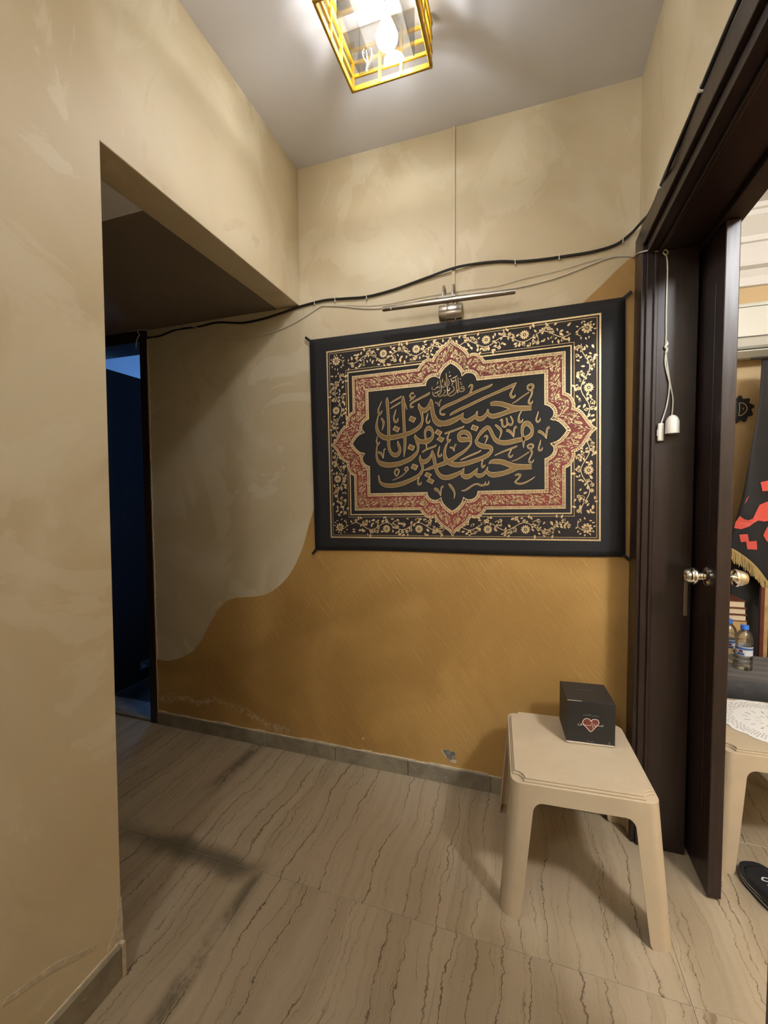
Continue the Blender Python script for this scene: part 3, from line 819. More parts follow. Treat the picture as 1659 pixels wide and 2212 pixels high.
mb.add(vs, fs); mb.add([(x, y, z) for x, y, z in vs[:N]], [tuple(range(N))])
o = mb.build('lace_mesh', M['lace'], dl, world=False); md = o.modifiers.new('thickness', 'SOLIDIFY'); md.thickness = .0012; md.offset = 1
mb = MB()
for k in range(8):
    a = 2*math.pi*k/8
    for s in (-.012, 0, .012):
        c = (.085*math.cos(a)-s*math.sin(a), .085*math.sin(a)+s*math.cos(a))
        v_, f_ = ribbon2(catmull([(c[0]-.025*math.cos(a), c[1]-.025*math.sin(a)), c, (c[0]+.03*math.cos(a), c[1]+.03*math.sin(a))], 3), .004)
        mb.add([(x, y, .0026) for x, y in v_], f_)
mb.build('raised_leaf', M['lace'], dl, world=False, fixn=False)

# ---- low stand under black cloth
bt = thing('draped_stand', (2.10, .475, 0), 'low stand draped in ribbed black cloth holding bottles and books', 'stand')
g = MB(); NX, NY = 30, 26; vs = []
x0, x1, y0, y1, zt = 1.85, 2.40, .318, .70, .485
def cl(u, v):
    x = x0 - .02 + (x1-x0+.04)*u; y = y0-.02 + (y1-y0+.04)*v
    inx = max(x0-x, x-x1, 0); iny = max(y0-y, y-y1, 0)
    drop = 6.5*max(inx, iny)
    return (min(max(x, x0-.004), x1+.004), min(max(y, y0-.004), y1+.004)-.004*math.sin(60*x)*(iny > 0), zt - drop + .0012*math.sin(90*y+3*x) + .0015*math.sin(14*x))
for j in range(NY+1):
    for i in range(NX+1):
        # denser rows near the rim
        vs.append(cl(i/NX, j/NY))
fs = [(j*(NX+1)+i, j*(NX+1)+i+1, (j+1)*(NX+1)+i+1, (j+1)*(NX+1)+i) for j in range(NY) for i in range(NX)]
o = g.add(vs, fs).build('cloth', mat_fabric('charcoal_cloth', (.022, .022, .024), .7, .4), bt, smooth=True)
md = o.modifiers.new('thickness', 'SOLIDIFY'); md.thickness = .003; md.offset = -1
MB().box(1.87, 2.37, .335, .67, .45, .478).build('board', M['pale_wood'], bt)
for x in (1.925, 2.33):
    for y in (.352, .64):
        MB().box(x-.018, x+.018, y-.018, y+.018, 0, .45).build('leg', M['rubber'], bt, bevel=.002)

# ---- water bottles
def bottle(label, loc, rz):
    t = thing('water_bottle', loc, label, 'bottle', 'water bottles on the black cloth', rz)
    pr = [(.020, .002), (.028, 0), (.031, .004), (.032, .015), (.0315, .028), (.0300, .031), (.0315, .034), (.032, .046), (.0302, .049), (.032, .053), (.0325, .066), (.031, .068), (.031, .112), (.0325, .114),
          (.0325, .128), (.0305, .132), (.0325, .137), (.031, .150), (.027, .163), (.020, .174), (.0135, .181), (.0130, .190)]
    MB().lathe(pr, (0, 0, 0), 'z', 24).build('body', M['water'], t, smooth=True, world=False)
    MB().lathe([(.0140, .184), (.0155, .185), (.0155, .201), (.0145, .203), (.001, .203)], (0, 0, 0), 'z', 24).build('cap', M['cap_blue'], t, smooth=True, world=False)
    def band(z0, z1, r, a0, a1, mat, nm):
        m_ = MB(); n = 24; vs = []
        for k in range(n+1):
            a = math.radians(a0+(a1-a0)*k/n); vs += [(r*math.cos(a), r*math.sin(a), z0), (r*math.cos(a), r*math.sin(a), z1)]
        m_.add(vs, [(2*k, 2*k+2, 2*k+3, 2*k+1) for k in range(n)]).build(nm, mat, t, world=False, smooth=True, fixn=False)
    band(.070, .110, .0318, 0, 360, M['label_white'], 'label')
    band(.096, .106, .0321, 0, 360, M['label_blue'], 'label_stripe')
    band(.072, .082, .0321, 205, 250, M['label_blue'], 'label_stripe')
    band(.084, .094, .0321, 215, 240, M['heart'], 'label_mark')
    return t
bottle('clear water bottle with blue cap, nearer and farther right on black cloth', (1.988, .480, .4855), 0)
bottle('clear water bottle with blue cap, half hidden behind the other bottle', (1.962, .572, .4855), .6)

# ---- books on a small wooden riser
MBk = thing('riser_box', (2.06, .76, 0), 'plain wooden riser box behind the bottles', 'box')
MB().box(1.87, 2.092, .715, .88, 0, .645).build('riser_body', M['pale_wood'], MBk, bevel=.003)
bz = .6455
for k, (th, dx, lab) in enumerate(((.033, .006, 'bottom'), (.033, .004, 'middle'), (.036, 0, 'top'))):
    b = thing('book', (2.02, .79, bz), 'thick maroon book with cream pages, %s of the three-book stack' % lab, 'book', 'stacked maroon books')
    MB().box(1.87, 2.086+dx, .712, .875, bz, bz+.0035).box(1.87, 2.086+dx, .712, .875, bz+th-.0035, bz+th).box(1.87, 1.874, .712, .875, bz, bz+th).build('cover', M['book_cover'], b)
    MB().box(1.874, 2.080+dx, .716, .872, bz+.0035, bz+th-.0035).build('pages', M['paper'], b)
    bz += th+.0005

# ---- hanging black flag with coral lettering and gold fringe
FY = .900
flag = thing('hanging_flag', (2.5, FY, .8), 'black hanging cloth with large coral lettering and a gold fringed hem', 'flag')
edge = catmull([(2.199, 1.985), (2.198, 1.90), (2.194, 1.783), (2.178, 1.65), (2.157, 1.52), (2.140, 1.39), (2.123, 1.251), (2.100, 1.13), (2.086, 1.06), (2.080, .992)], 4)
hemL = catmull([(2.080, .992), (2.110, .975), (2.152, .940), (2.190, .898), (2.225, .848), (2.254, .810), (2.40, .66), (2.60, .52)], 4)
def fold(x, z): return FY + .012*math.sin(26*(x-2.1)+2.2*z) + .006*math.sin(11*x+5*z)
top = [(2.199 + .55*k/30, 1.985+.004*math.sin(k)) for k in range(31)]
# grid: columns along the top edge, rows falling to the left edge / hem
left = edge; n = len(left)
def hem_z(x):
    for (a, b), (c, d) in zip(hemL[:-1], hemL[1:]):
        if a <= x <= c: return b + (d-b)*(x-a)/(c-a) if c > a else b
    return hemL[-1][1] if x > hemL[-1][0] else hemL[0][1]
def left_x(z):
    for (a, b), (c, d) in zip(left[:-1], left[1:]):
        if d <= z <= b: return a + (c-a)*(z-b)/(d-b)
    return left[-1][0]
NXF, NZF = 40, 60
vs = []
for j in range(NZF+1):
    for i in range(NXF+1):
        u = i/NXF; v = j/NZF
        xb = 2.080 + .67*u; zb = hem_z(min(xb, 2.6)); xt = 2.199 + .55*u; zt_ = 1.985
        z = zt_ + (zb-zt_)*v
        xl = left_x(max(min(zt_ + (hem_z(2.080)-zt_)*v, 1.985), .992))
        x = xl + (2.749-xl)*u if True else xt
        vs.append((x, fold(x, z), z))
fs = [(j*(NXF+1)+i, j*(NXF+1)+i+1, (j+1)*(NXF+1)+i+1, (j+1)*(NXF+1)+i) for j in range(NZF) for i in range(NXF)]
o = MB().add(vs, fs).build('cloth', M['black_cloth'], flag, smooth=True)
md = o.modifiers.new('thickness', 'SOLIDIFY'); md.thickness = .0015; md.offset = 1
def fpx(x, y):   # traced on the flag's plane
    U = 1540 + x/4.605; V = 780 + y/4.605
    return (2.0950 + (U-1583)*.002010 + (V-1187)*-.00002, 1.2515 - (V-1080)*.002490)
letters = [[(205, 1660), (215, 1600), (250, 1540), (290, 1570), (330, 1580), (370, 1560), (400, 1490), (430, 1430), (490, 1405), (600, 1375), (640, 1480), (600, 1560), (548, 1580), (490, 1590), (420, 1580), (380, 1605), (340, 1640), (270, 1670)],
           [(435, 1210), (545, 1190), (600, 1195), (570, 1290), (460, 1297)],
           [(255, 1725), (330, 1715), (345, 1785), (275, 1800)], [(320, 1790), (415, 1780), (425, 1865), (335, 1865)],
           [(600, 1560), (548, 1600), (495, 1690), (480, 1725), (520, 1780), (640, 1840), (660, 1700)],
           [(285, 1420), (300, 1370), (328, 1335), (315, 1360), (298, 1400)]]
mb = MB()
for poly in letters:
    q = [fpx(*p) for p in poly]
    cx = sum(p[0] for p in q)/len(q); cz = sum(p[1] for p in q)/len(q)
    mb.add([(x, fold(x, z)-.0035, z) for x, z in q], [tuple(range(len(q)))])
mb.build('lettering', M['lettering_red'], flag, fixn=False)
mb = MB(); rf = random.Random(8); vs = []; fs = []
xx = 2.082
while xx < 2.62:
    z = hem_z(xx); ln = .052+.020*rf.random()+.02*max(0, xx-2.2); lean = (rf.random()-.5)*.010; wd_ = .0021
    b = len(vs); y = fold(xx, z) - .003 - .006*rf.random()
    vs += [(xx, y, z+.006), (xx+wd_, y, z+.006), (xx+wd_+lean, y-.004, z-ln), (xx+lean, y-.004, z-ln)]; fs.append((b, b+1, b+2, b+3)); xx += .0017
mb.add(vs, fs)
v_, f_ = ribbon2([p for p in hemL], .010); mb.add([(x, fold(x, z)-.0045, z) for x, z in v_], f_)
o = mb.build('fringe', M['fringe'], flag, fixn=False); o['kind'] = 'stuff'
MB().tube([(2.15, FY, 1.99), (2.80, FY, 1.99)], .006, 8).build('hanging_rod', M['rubber'], flag)

# ---- dark cloth and wooden post below the flag
bc = thing('dark_curtain', (2.3, .98, 0), 'plain black curtain hanging below the fringed flag', 'curtain')
vs = []
for j in range(21):
    for i in range(41):
        x = 2.118 + .6*i/40; z = .02 + 1.0*j/20; vs.append((x, .985 + .012*math.sin(34*x) + .004*math.sin(9*z), z))
fs = [(j*41+i, j*41+i+1, (j+1)*41+i+1, (j+1)*41+i) for j in range(20) for i in range(40)]
o = MB().add(vs, fs).build('cloth', M['black_cloth'], bc, smooth=True); md = o.modifiers.new('thickness', 'SOLIDIFY'); md.thickness = .002
post = thing('wooden_post', (2.217, .84, 0), 'slim pale wooden post with dark edge beside the bottles', 'post')
MB().box(2.212, 2.230, .83, .85, 0, .80).build('post_face', M['pale_wood'], post, bevel=.002)
MB().box(2.196, 2.212, .832, .85, 0, .80).build('dark_edge', M['book_cover'], post, bevel=.002)

# ---- air conditioner
ac = thing('air_conditioner', (2.2, 1.05, 2.05), 'white split air conditioner mounted under the cornice in the next room', 'air conditioner')
acp = [(1.149, 2.302), (.965, 2.302), (.952, 2.29), (.950, 2.275), (.950, 2.122), (.958, 2.110), (.975, 2.078), (1.02, 2.048), (1.149, 2.048)]
MB().prism(acp, 1.80, 2.62, 'x').build('body', M['ac_white'], ac, bevel=.003)
MB().box(1.803, 2.617, .9475, .953, 2.274, 2.2775).box(1.803, 2.617, .9475, .957, 2.118, 2.1225).build('panel_gap', M['ac_dark'], ac)
MB().prism([(.985, 2.064), (1.07, 2.044), (1.072, 2.047), (.987, 2.068)], 1.84, 2.58, 'x').build('air_slot', M['ac_dark'], ac)
MB().prism([(.976, 2.052), (1.03, 2.030), (1.033, 2.036), (.979, 2.058)], 1.84, 2.58, 'x').build('louvre', M['ac_white'], ac)

# ---- scalloped wall plaque
wpq = thing('wall_plaque', (2.192, 1.148, 1.768), 'round black scalloped plaque with gold emblem on buff wall', 'plaque')
prof = []
for k in range(96):
    a = 2*math.pi*k/96; r = .062 + .010*abs(math.sin(5*a+.4))
    prof.append((2.192+r*math.cos(a), 1.768+r*math.sin(a)))
MB().prism(prof, 1.140, 1.1495).build('disc', M['rubber'], wpq)
for k in range(10):
    a = 2*math.pi*(k+.3)/10; c = (2.192+.070*math.cos(a), 1.768+.070*math.sin(a))
    MB().tube([(c[0]+.008*math.cos(q), 1.145, c[1]+.008*math.sin(q)) for q in [2*math.pi*j/10 for j in range(11)]], .003, 6).build('edge_loop', M['rubber'], wpq)
mb = MB()
dpts = [(2.198, 1.805), (2.212, 1.803), (2.228, 1.79), (2.234, 1.768), (2.226, 1.748), (2.208, 1.733), (2.196, 1.733)]
v_, f_ = ribbon2(catmull(dpts, 4), .005); mb.add([(x, 1.1385, z) for x, z in v_], f_)
v_, f_ = ribbon2([(2.197, 1.806), (2.199, 1.77), (2.196, 1.732)], .005); mb.add([(x, 1.1385, z) for x, z in v_], f_)
v_, f_ = ribbon2(catmull([(2.219, 1.776), (2.215, 1.770), (2.220, 1.764)], 4), .003); mb.add([(x, 1.1385, z) for x, z in v_], f_)
mb.build('emblem', M['gold'], wpq, fixn=False)

# ---- slipper
sl = thing('slipper', (1.800, -.268, 0), 'black slipper with white striped sole and white lettering on floor', 'slipper', rz=math.radians(14))
def foot(s):
    pts = [(0, .140), (.030, .134), (.050, .108), (.056, .070), (.050, .02), (.044, -.04), (.042, -.09), (.034, -.125), (.012, -.140), (-.012, -.140), (-.034, -.125), (-.042, -.09), (-.046, -.04), (-.052, .02), (-.056, .070), (-.048, .108), (-.028, .134)]
    return catmull([(x*s, y*(1+(s-1)*.5)) for x, y in pts], 3, True)
for nm, z0, z1, s, mt in (('outsole', 0, .008, 1.0, 'rubber'), ('sole_stripe', .008, .012, .99, 'rubber_white'), ('midsole', .012, .018, 1.0, 'rubber'), ('sole_stripe', .018, .022, .99, 'rubber_white'), ('footbed', .022, .032, 1.0, 'rubber')):
    MB().prism(foot(s), z0, z1, 'z').build(nm, M[mt], sl, world=False, bevel=.001, segs=1)
vs = []
for j in range(13):
    y = -.02 + .13*j/12; hw = .054 - .02*max(0, (y-.05)/.06)**2
    for i in range(17):
        a = math.pi*i/16; vs.append((hw*math.cos(a), y, .024 + (.040-.022*j/12)*math.sin(a)**.7))
fs = [(j*17+i, j*17+i+1, (j+1)*17+i+1, (j+1)*17+i) for j in range(12) for i in range(16)]
o = MB().add(vs, fs).build('upper', M['rubber'], sl, smooth=True, world=False); md = o.modifiers.new('thickness', 'SOLIDIFY'); md.thickness = .004
def topz(x, y):
    j = (y+.02)/.13; hw = .054 - .02*max(0, (y-.05)/.06)**2
    return .024 + (.040-.022*j)*max(0, 1-(x/hw)**2)**.35 + .0028
mb = MB()
for st in ([(-.006, .046), (-.018, .050), (-.026, .042), (-.020, .034), (-.010, .030), (-.008, .020), (-.018, .014), (-.028, .020)], [(.020, .050), (.004, .048), (.002, .036), (.014, .034), (.016, .022), (.002, .016)], [(-.022, .004), (.016, .006)]):
    v_, f_ = ribbon2(catmull(st, 4) if len(st) > 2 else st, .005 if len(st) > 2 else .002); mb.add([(x, y, topz(x, y)) for x, y in v_], f_)
mb.build('lettering', M['rubber_white'], sl, world=False, fixn=False)

# ================================================================== THE BANNER
# printed design in banner units (1/10 mm, origin at the middle of the printed frame)
CALLI = """
1644 1274 110 1789 1298 182 2042 1267 190 2327 1160 198 2574 1057 206 2802 1020 204 3063 998 194 3279 992 184
2802 1020 196 2468 948 197 2182 861 181 1912 791 191 1713 779 183 1586 854 147 1532 969 92 1551 1088 28
1557 1085 18 1519 922 110 1352 749 166 1185 706 186 1056 810 130 1058 922 56 1105 1048 22
1105 1048 22 1057 884 112 888 748 168 661 652 188 492 740 151 475 893 76 524 1021 28
524 1021 28 437 896 132 188 764 210 -122 654 231 -414 637 213 -648 770 214 -782 1030 185 -828 1323 156 -863 1615 127 -887 1713 49
-877 1732 23 -860 1528 156 -824 1294 146 -798 1080 146 -742 845 176 -606 661 194 -411 589 213
-887 1704 23 -919 1553 98 -1012 1349 176 -1173 1256 207 -1333 1337 178 -1411 1499 99 -1409 1586 20
-1392 1400 99 -1296 1120 109 -1268 943 89 -1281 769 99 -1385 582 159 -1611 422 170 -1920 305 181 -2335 213 203 -2756 170 216 -3010 186 217 -3222 310 187 -3347 480 156 -3407 706 115 -3380 966 62 -3311 1202 42
-3311 1202 37 -3266 1269 124 -3311 1403 73 -3271 1560 52 -3137 1838 17
-3277 1249 83 -3180 1302 62 -3124 1427 17
1720 2119 15 1638 2036 82 1030 1837 111 273 1532 114 -210 1366 134 -425 1251 97 -476 1140 48 -448 1042 68 -312 1012 87 -262 1056 19
654 1704 38 805 1812 65 882 1981 84 902 2128 74 828 2154 47 752 2059 22
2703 2066 14 2545 1965 125 2010 1773 109 1464 1585 101 1094 1443 102
1119 1457 102 744 1303 112 364 1166 114 37 1022 96 -51 944 15
2686 2050 18 2597 1897 53 2508 1725 63 2463 1602 90 2524 1487 98 2612 1506 62 2657 1584 18
3119 1791 53 3154 1895 70 3275 1927 87 3343 1876 87 3326 1771 79 3240 1708 70 3154 1752 70 3119 1791 53
3291 1685 88 3299 1577 61 3238 1422 53 3177 1302 53 3194 1193 88 3271 1168 70 3332 1279 14
3188 1632 44 2892 1454 53 2681 1310 53 2522 1234 27
2898 894 35 2818 774 44 2774 597 62 2808 467 98 2904 478 62 2948 574 14
3544 832 17 3492 649 44 3457 509 52 3508 415 79 3594 463 44 3611 559 14
2027 562 18 2109 611 73 2117 464 63 2143 352 82 2232 309 72 2322 412 54 2297 670 54
2322 485 45 2393 389 81 2482 373 81 2544 469 54 2518 598 63 2448 731 36
2960 -600 14 2961 -419 71 2970 -274 80 2927 -90 89 2911 128 107 2973 323 160 3112 385 194 3250 249 158 3301 66 106 3231 -110 159 3023 -223 177 2707 -276 188 2352 -347 199 2066 -330 191 1868 -226 165 1742 -33 138 1653 177 138 1563 331 129 1453 302 148 1286 164 148 1135 -31 103 1059 -195 93
1056 -139 93 1065 -252 131 1175 -371 186 1378 -457 195 1580 -487 175 1671 -566 147 1651 -695 129 1503 -837 167 1244 -955 177 907 -1053 188 528 -1149 200 203 -1174 211 -48 -1105 193 -221 -963 194 -296 -767 136 -293 -536 97 -232 -328 77 -172 -217 48
-172 -207 39 -123 -143 116 -174 -44 77 -139 88 48 -60 235 19
-123 -172 77 -74 -136 58 -34 -62 19
331 -75 133 342 114 152 524 206 180 731 107 169 823 -106 113
822 -162 113 634 -122 189 406 -108 209 303 -16 114
823 -68 94 830 -276 66 763 -404 75 534 -618 114 245 -794 143 -46 -971 173 -340 -1092 175 -736 -1211 147 -935 -1261 118
-931 -1261 118 -1032 -1296 99 -1234 -1357 16
556 468 15 469 408 66 66 284 77 -244 200 68 -294 174 15
1247 -599 19 1154 -669 56 721 -836 66 377 -981 38
-78 -414 58 38 -439 77 113 -596 15
113 -596 15 125 -425 38 165 -313 57 222 -316 29
2284 152 90 2391 127 108 2515 -9 72 2576 -150 18
2576 -150 18 2586 41 63 2613 221 63 2693 288 107
3524 33 87 3626 -1 105 3762 -126 78 3837 -283 17
3837 -274 21 3847 -78 69 3881 115 69 3965 172 95
-792 -2209 118 -692 -2212 138 -575 -2331 78 -499 -2508 16
-499 -2508 20 -486 -2295 49 -464 -2140 59 -375 -2074 98
-692 1552 49 -594 1524 58 -508 1373 19 -486 1553 48 -416 1661 39
1837 423 55 1962 303 100 2070 167 91 2068 20 55 1995 -178 27
1376 -65 28 1468 -15 65 1514 -74 74 1476 -202 46 1410 -338 19
2706 -495 14 2635 -546 63 2171 -704 64 1808 -852 22
2511 -594 27 2421 -754 54 2376 -862 54 2429 -947 81 2509 -905 45 2536 -842 14
3625 -314 17 3590 -491 52 3547 -632 53 3581 -733 79 3666 -711 52 3692 -614 14
-2470 1403 20 -2536 1200 61 -2582 1025 61 -2511 861 102 -2417 893 71 -2383 1019 16
-1005 1126 16 -1068 947 59 -1090 794 59 -1032 702 79 -951 744 49 -940 831 16
-3174 1081 62 -3071 902 93 -3085 723 72 -3149 537 17
-2189 1970 20 -2283 1919 61 -2578 1788 61 -2748 1694 20
-2246 1719 20 -2330 1667 61 -2625 1525 57 -2731 1464 20
-1666 1999 50 -1675 2058 60 -1746 2055 50 -1809 1963 60 -1770 1862 80 -1648 1870 80 -1565 1950 24
-1648 1851 70 -1833 1731 24
-922 2025 20 -1003 1946 88 -1386 1788 79 -1712 1642 70 -1796 1552 60 -1756 1451 90 -1654 1471 30
-2875 1984 20 -2882 1826 133 -2866 1565 123 -2842 1165 123 -2829 765 123 -2833 365 123 -2832 65 124
-2842 92 124 -2838 -209 124 -2768 -454 124 -2623 -601 174 -2455 -610 184 -2338 -476 132 -2324 -318 112 -2384 -155 112 -2416 6 20
-2117 1973 20 -2131 1778 151 -2125 1502 141 -2122 1108 121 -2108 712 121 -2095 316 141 -2079 19 131
-2077 124 131 -2082 -153 121 -2108 -449 91 -2144 -725 16
-2060 1712 40 -2002 1491 60 -1959 1350 20
-1593 244 16 -1595 127 120 -1456 -39 179 -1255 -100 198 -1013 -66 217 -832 78 118 -819 310 98 -985 476 196 -1137 370 99 -1160 196 79 -1132 19 69
-1114 -131 79 -1107 -288 49 -1099 -424 20
-1537 -47 140 -1480 -266 100 -1493 -442 90 -1587 -614 140 -1836 -819 181 -2148 -943 193 -2463 -1029 205 -2886 -1051 228 -3205 -977 208 -3374 -827 126 -3435 -601 84 -3429 -338 52 -3404 -157 38
-3403 -147 38 -3370 -88 94 -3425 67 46 -3373 286 21
-3370 -98 73 -3305 -62 52 -3266 17 17
-3366 -443 84 -3196 -532 104 -3115 -738 21 -3089 -538 31 -3064 -358 41 -2989 -321 52
-659 -255 20 -739 -328 69 -1099 -444 69 -1302 -560 60
-512 -331 19 -563 -512 59 -595 -684 59 -548 -783 78 -448 -730 49 -448 -662 16
1568 -1187 28 1679 -1108 148 1861 -1107 202 2096 -1136 210 2346 -1239 209 2613 -1342 225 2877 -1371 215 3052 -1378 205 3277 -1384 186
2701 -1401 180 2452 -1501 199 2165 -1601 192 1893 -1647 211 1692 -1649 212 1546 -1578 158 1483 -1464 93 1521 -1315 22
1515 -1320 19 1459 -1476 93 1309 -1640 140 1142 -1672 169 1031 -1592 113 1050 -1480 56 1098 -1340 19
1098 -1350 19 1013 -1459 94 843 -1623 161 634 -1701 209 463 -1629 162 484 -1496 76 533 -1317 19
533 -1327 19 408 -1474 115 118 -1617 183 -174 -1703 204 -408 -1676 195 -584 -1534 157 -680 -1336 137 -736 -1081 137 -772 -847 137
-757 -928 147 -804 -712 137 -850 -487 29
-850 -496 29 -924 -745 98 -1066 -914 168 -1248 -984 189 -1388 -860 120 -1389 -673 20
-1408 -859 100 -1311 -1138 110 -1294 -1315 100 -1419 -1527 140 -1645 -1677 161 -1956 -1806 172 -2270 -1916 194 -2692 -1985 186 -3053 -1954 167 -3287 -1806 105 -3356 -1498 52
-1441 -1624 40 -1504 -1780 60 -1487 -1958 90 -1385 -1942 60 -1353 -1854 16
-2536 -1547 41 -2585 -1385 62 -2488 -1248 62 -2385 -1332 72 -2429 -1471 61 -2515 -1578 41
-2112 -1223 61 -1987 -1189 61 -1968 -1308 61 -2052 -1345 51 -2133 -1262 51
-2032 -1386 51 -2221 -1538 51 -2390 -1632 51 -2687 -1743 41
3108 -572 53 3143 -502 53 3264 -473 71 3333 -531 70 3298 -619 62 3194 -631 71 3108 -572 44
3246 -688 88 3289 -817 62 3227 -977 53 3175 -1101 53 3209 -1211 80 3313 -1179 53 3356 -1091 14
3176 -775 53 2967 -909 53 2703 -1061 54 2490 -1124 22
2610 -1727 18 2699 -1675 63 2822 -1698 90 2769 -1824 63 2662 -1931 63 2626 -1994 54 2767 -2062 72 2979 -2032 63 3223 -1912 44 3405 -1782 14
398 -2296 19 590 -2262 76 875 -2079 66 1064 -2018 66 1250 -2090 75 1380 -2055 65 1427 -1925 22
1417 -2057 65 1528 -2041 65 1566 -1911 22
-139 -1974 58 -43 -2093 106 71 -2269 87 108 -2443 58 82 -2626 15
1336 -978 28 1279 -1163 56 1305 -1314 84 1389 -1262 46 1404 -1206 15
-516 -341 19 -568 -521 49 -589 -675 59 -542 -784 78 -462 -739 49 -452 -663 16
572 2079 23 514 2132 35 431 2082 29 466 2031 35 572 2033 41 547 1941 35 441 1917 35 370 1959 35 331 2197 35 305 2529 24
392 2309 12 421 2306 53 457 2302 12
409 2231 12 456 2226 47 492 2228 12
210 2516 35 232 2325 35 253 2088 36 239 1948 36 142 1827 42 -15 1771 42 -123 1829 30
86 2187 36 145 2075 36 108 1984 42 -62 1882 36
288 2601 24 78 2506 30
7 2514 30 53 2391 30 89 2411 24 124 2360 30 161 2403 24 209 2422 24
41 2392 36 76 2282 36 27 2216 36
-195 2760 24 -174 2545 42 -153 2246 30
-102 2502 24 -68 2309 30 -142 2198 36 -202 2204 30 -248 2422 30 -262 2257 30 -336 2158 30 -396 2271 24
-453 2503 30 -420 2273 36 -417 2035 36 -498 1888 36 -572 1919 27 -570 2014 18
-566 1882 30 -524 1813 36 -463 1801 36 -353 1850 30 -241 1994 30 -301 2048 30
-791 2035 24 -781 1914 36 -696 1823 42 -597 1837 30
-460 2051 24 -719 1945 30
-142 2198 30 -144 2009 30 -146 1878 30
-168 2070 30 -84 2003 30 -35 2116 24
-329 1800 36 -147 1843 36 108 1960 24
-801 2240 12 -820 2170 15 -796 2108 12
-493 2257 12 -482 2196 14 -495 2126 12
-753 2128 15 -692 2110 17 -617 2198 17 -543 2226 17 -556 2180 14 -629 2187 15
-552 2454 14 -577 2409 42 -553 2382 24 -615 2317 18
-350 2528 24 -351 2397 24
-50 2815 36 -39 2743 12
-76 2617 24 -28 2612 30 8 2655 24
394 2484 18 423 2423 18
299 2013 24 298 1871 35"""
DOTS = """
913 493 1160 378 1069 201 827 308
-614 407 -396 267 -500 107 -730 251
-520 93 -306 -7 -425 -182 -650 -44
-1794 1072 -1551 955 -1666 762 -1895 884
-2536 694 -2302 568 -2405 386 -2644 522
-1866 -166 -1622 -278 -1717 -474 -1962 -358
-1727 -1041 -1494 -1140 -1599 -1339 -1833 -1225
-1114 -1436 -886 -1546 -998 -1708 -1217 -1583
-998 -1688 -776 -1813 -872 -1966 -1124 -1841"""
QTL, QTR, QBL, QBR = (.14542, 1.95857), (1.29959, 1.98168), (.15775, 1.09180), (1.31098, 1.10964)
def bw_(U, V):
    u = (U+.58)/1.16; v = (V+.435)/.87
    return tuple((QTL[i]*(1-u)+QTR[i]*u)*v + (QBL[i]*(1-u)+QBR[i]*u)*(1-v) for i in (0, 1))
BY = -.0100
def lay(pts, h):
    return [(q[0], BY-h, q[1]) for q in (bw_(*p) for p in pts)]
ban = thing('wall_banner', (.73, -.005, 1.03), 'black wall banner with gold calligraphy in a red and gold frame', 'banner')
BC = [(.0540, 2.0255), (1.3848, 2.0337), (1.4015, 1.0486), (.0710, 1.0255)]
def bq(u, v):
    a = BC[0]; b = BC[1]; c = BC[2]; d = BC[3]
    x = (a[0]*(1-u)+b[0]*u)*(1-v)+(d[0]*(1-u)+c[0]*u)*v; z = (a[1]*(1-u)+b[1]*u)*(1-v)+(d[1]*(1-u)+c[1]*u)*v
    z -= .006*math.sin(math.pi*u)*(1-v)*.6; z += .004*math.sin(math.pi*u*2.0)*v
    return x, z
vs = []; NB = 40
for j in range(NB+1):
    for i in range(NB+1):
        x, z = bq(i/NB, j/NB); vs.append((x, BY, z))
fs = [(j*(NB+1)+i, j*(NB+1)+i+1, (j+1)*(NB+1)+i+1, (j+1)*(NB+1)+i) for j in range(NB) for i in range(NB)]
o = MB().add(vs, fs).build('cloth', M['black_cloth'], ban, smooth=True, fixn=False)
md = o.modifiers.new('thickness', 'SOLIDIFY'); md.thickness = .0016; md.offset = 1
def strap(p, q, w_=.011):
    dx, dz = q[0]-p[0], q[1]-p[1]; l = math.hypot(dx, dz); nx, nz = -dz/l*w_/2, dx/l*w_/2
    MB().prism([(p[0]+nx, p[1]+nz), (q[0]+nx, q[1]+nz), (q[0]-nx, q[1]-nz), (p[0]-nx, p[1]-nz)], BY-.003, BY+.001).build('tie_strap', M['cable'], ban)
strap((.062, 2.018), (.034, 2.040)); strap((1.376, 2.027), (1.405, 2.050)); strap((1.393, 1.057), (1.421, 1.033)); strap((.080, 1.034), (.056, 1.006))

# --- frame lines
def rect(a, b): return [(-a, -b), (a, -b), (a, b), (-a, b)]
def rect_ring(mb, a, b, wd, h, jit=0):
    n = 60
    def side(s, a, b):
        P = rect(a, b); p, q = P[s], P[(s+1) % 4]
        return [(p[0]+(q[0]-p[0])*k/n, p[1]+(q[1]-p[1])*k/n) for k in range(n+1)]
    for s in range(4):
        o_ = side(s, a, b); i_ = side(s, a-wd, b-wd); vs = lay(o_, h)+lay(i_, h)
        mb.add(vs, [(k, k+1, n+1+k+1, n+1+k) for k in range(n)])
mb = MB(); rect_ring(mb, .5672, .4232, .0808, .0003); mb.build('border_ground', M['band_dark'], ban, fixn=False)
mb = MB(); rect_ring(mb, .5835, .4385, .0065, .0005); rect_ring(mb, .4790, .3315, .0050, .0005); mb.build('frame_line', M['gold'], ban, fixn=False)
mb = MB(); rect_ring(mb, .5705, .4265, .0028, .0005); rect_ring(mb, .4885, .3415, .0026, .0005); mb.build('thin_line', M['gold_dim'], ban, fixn=False)

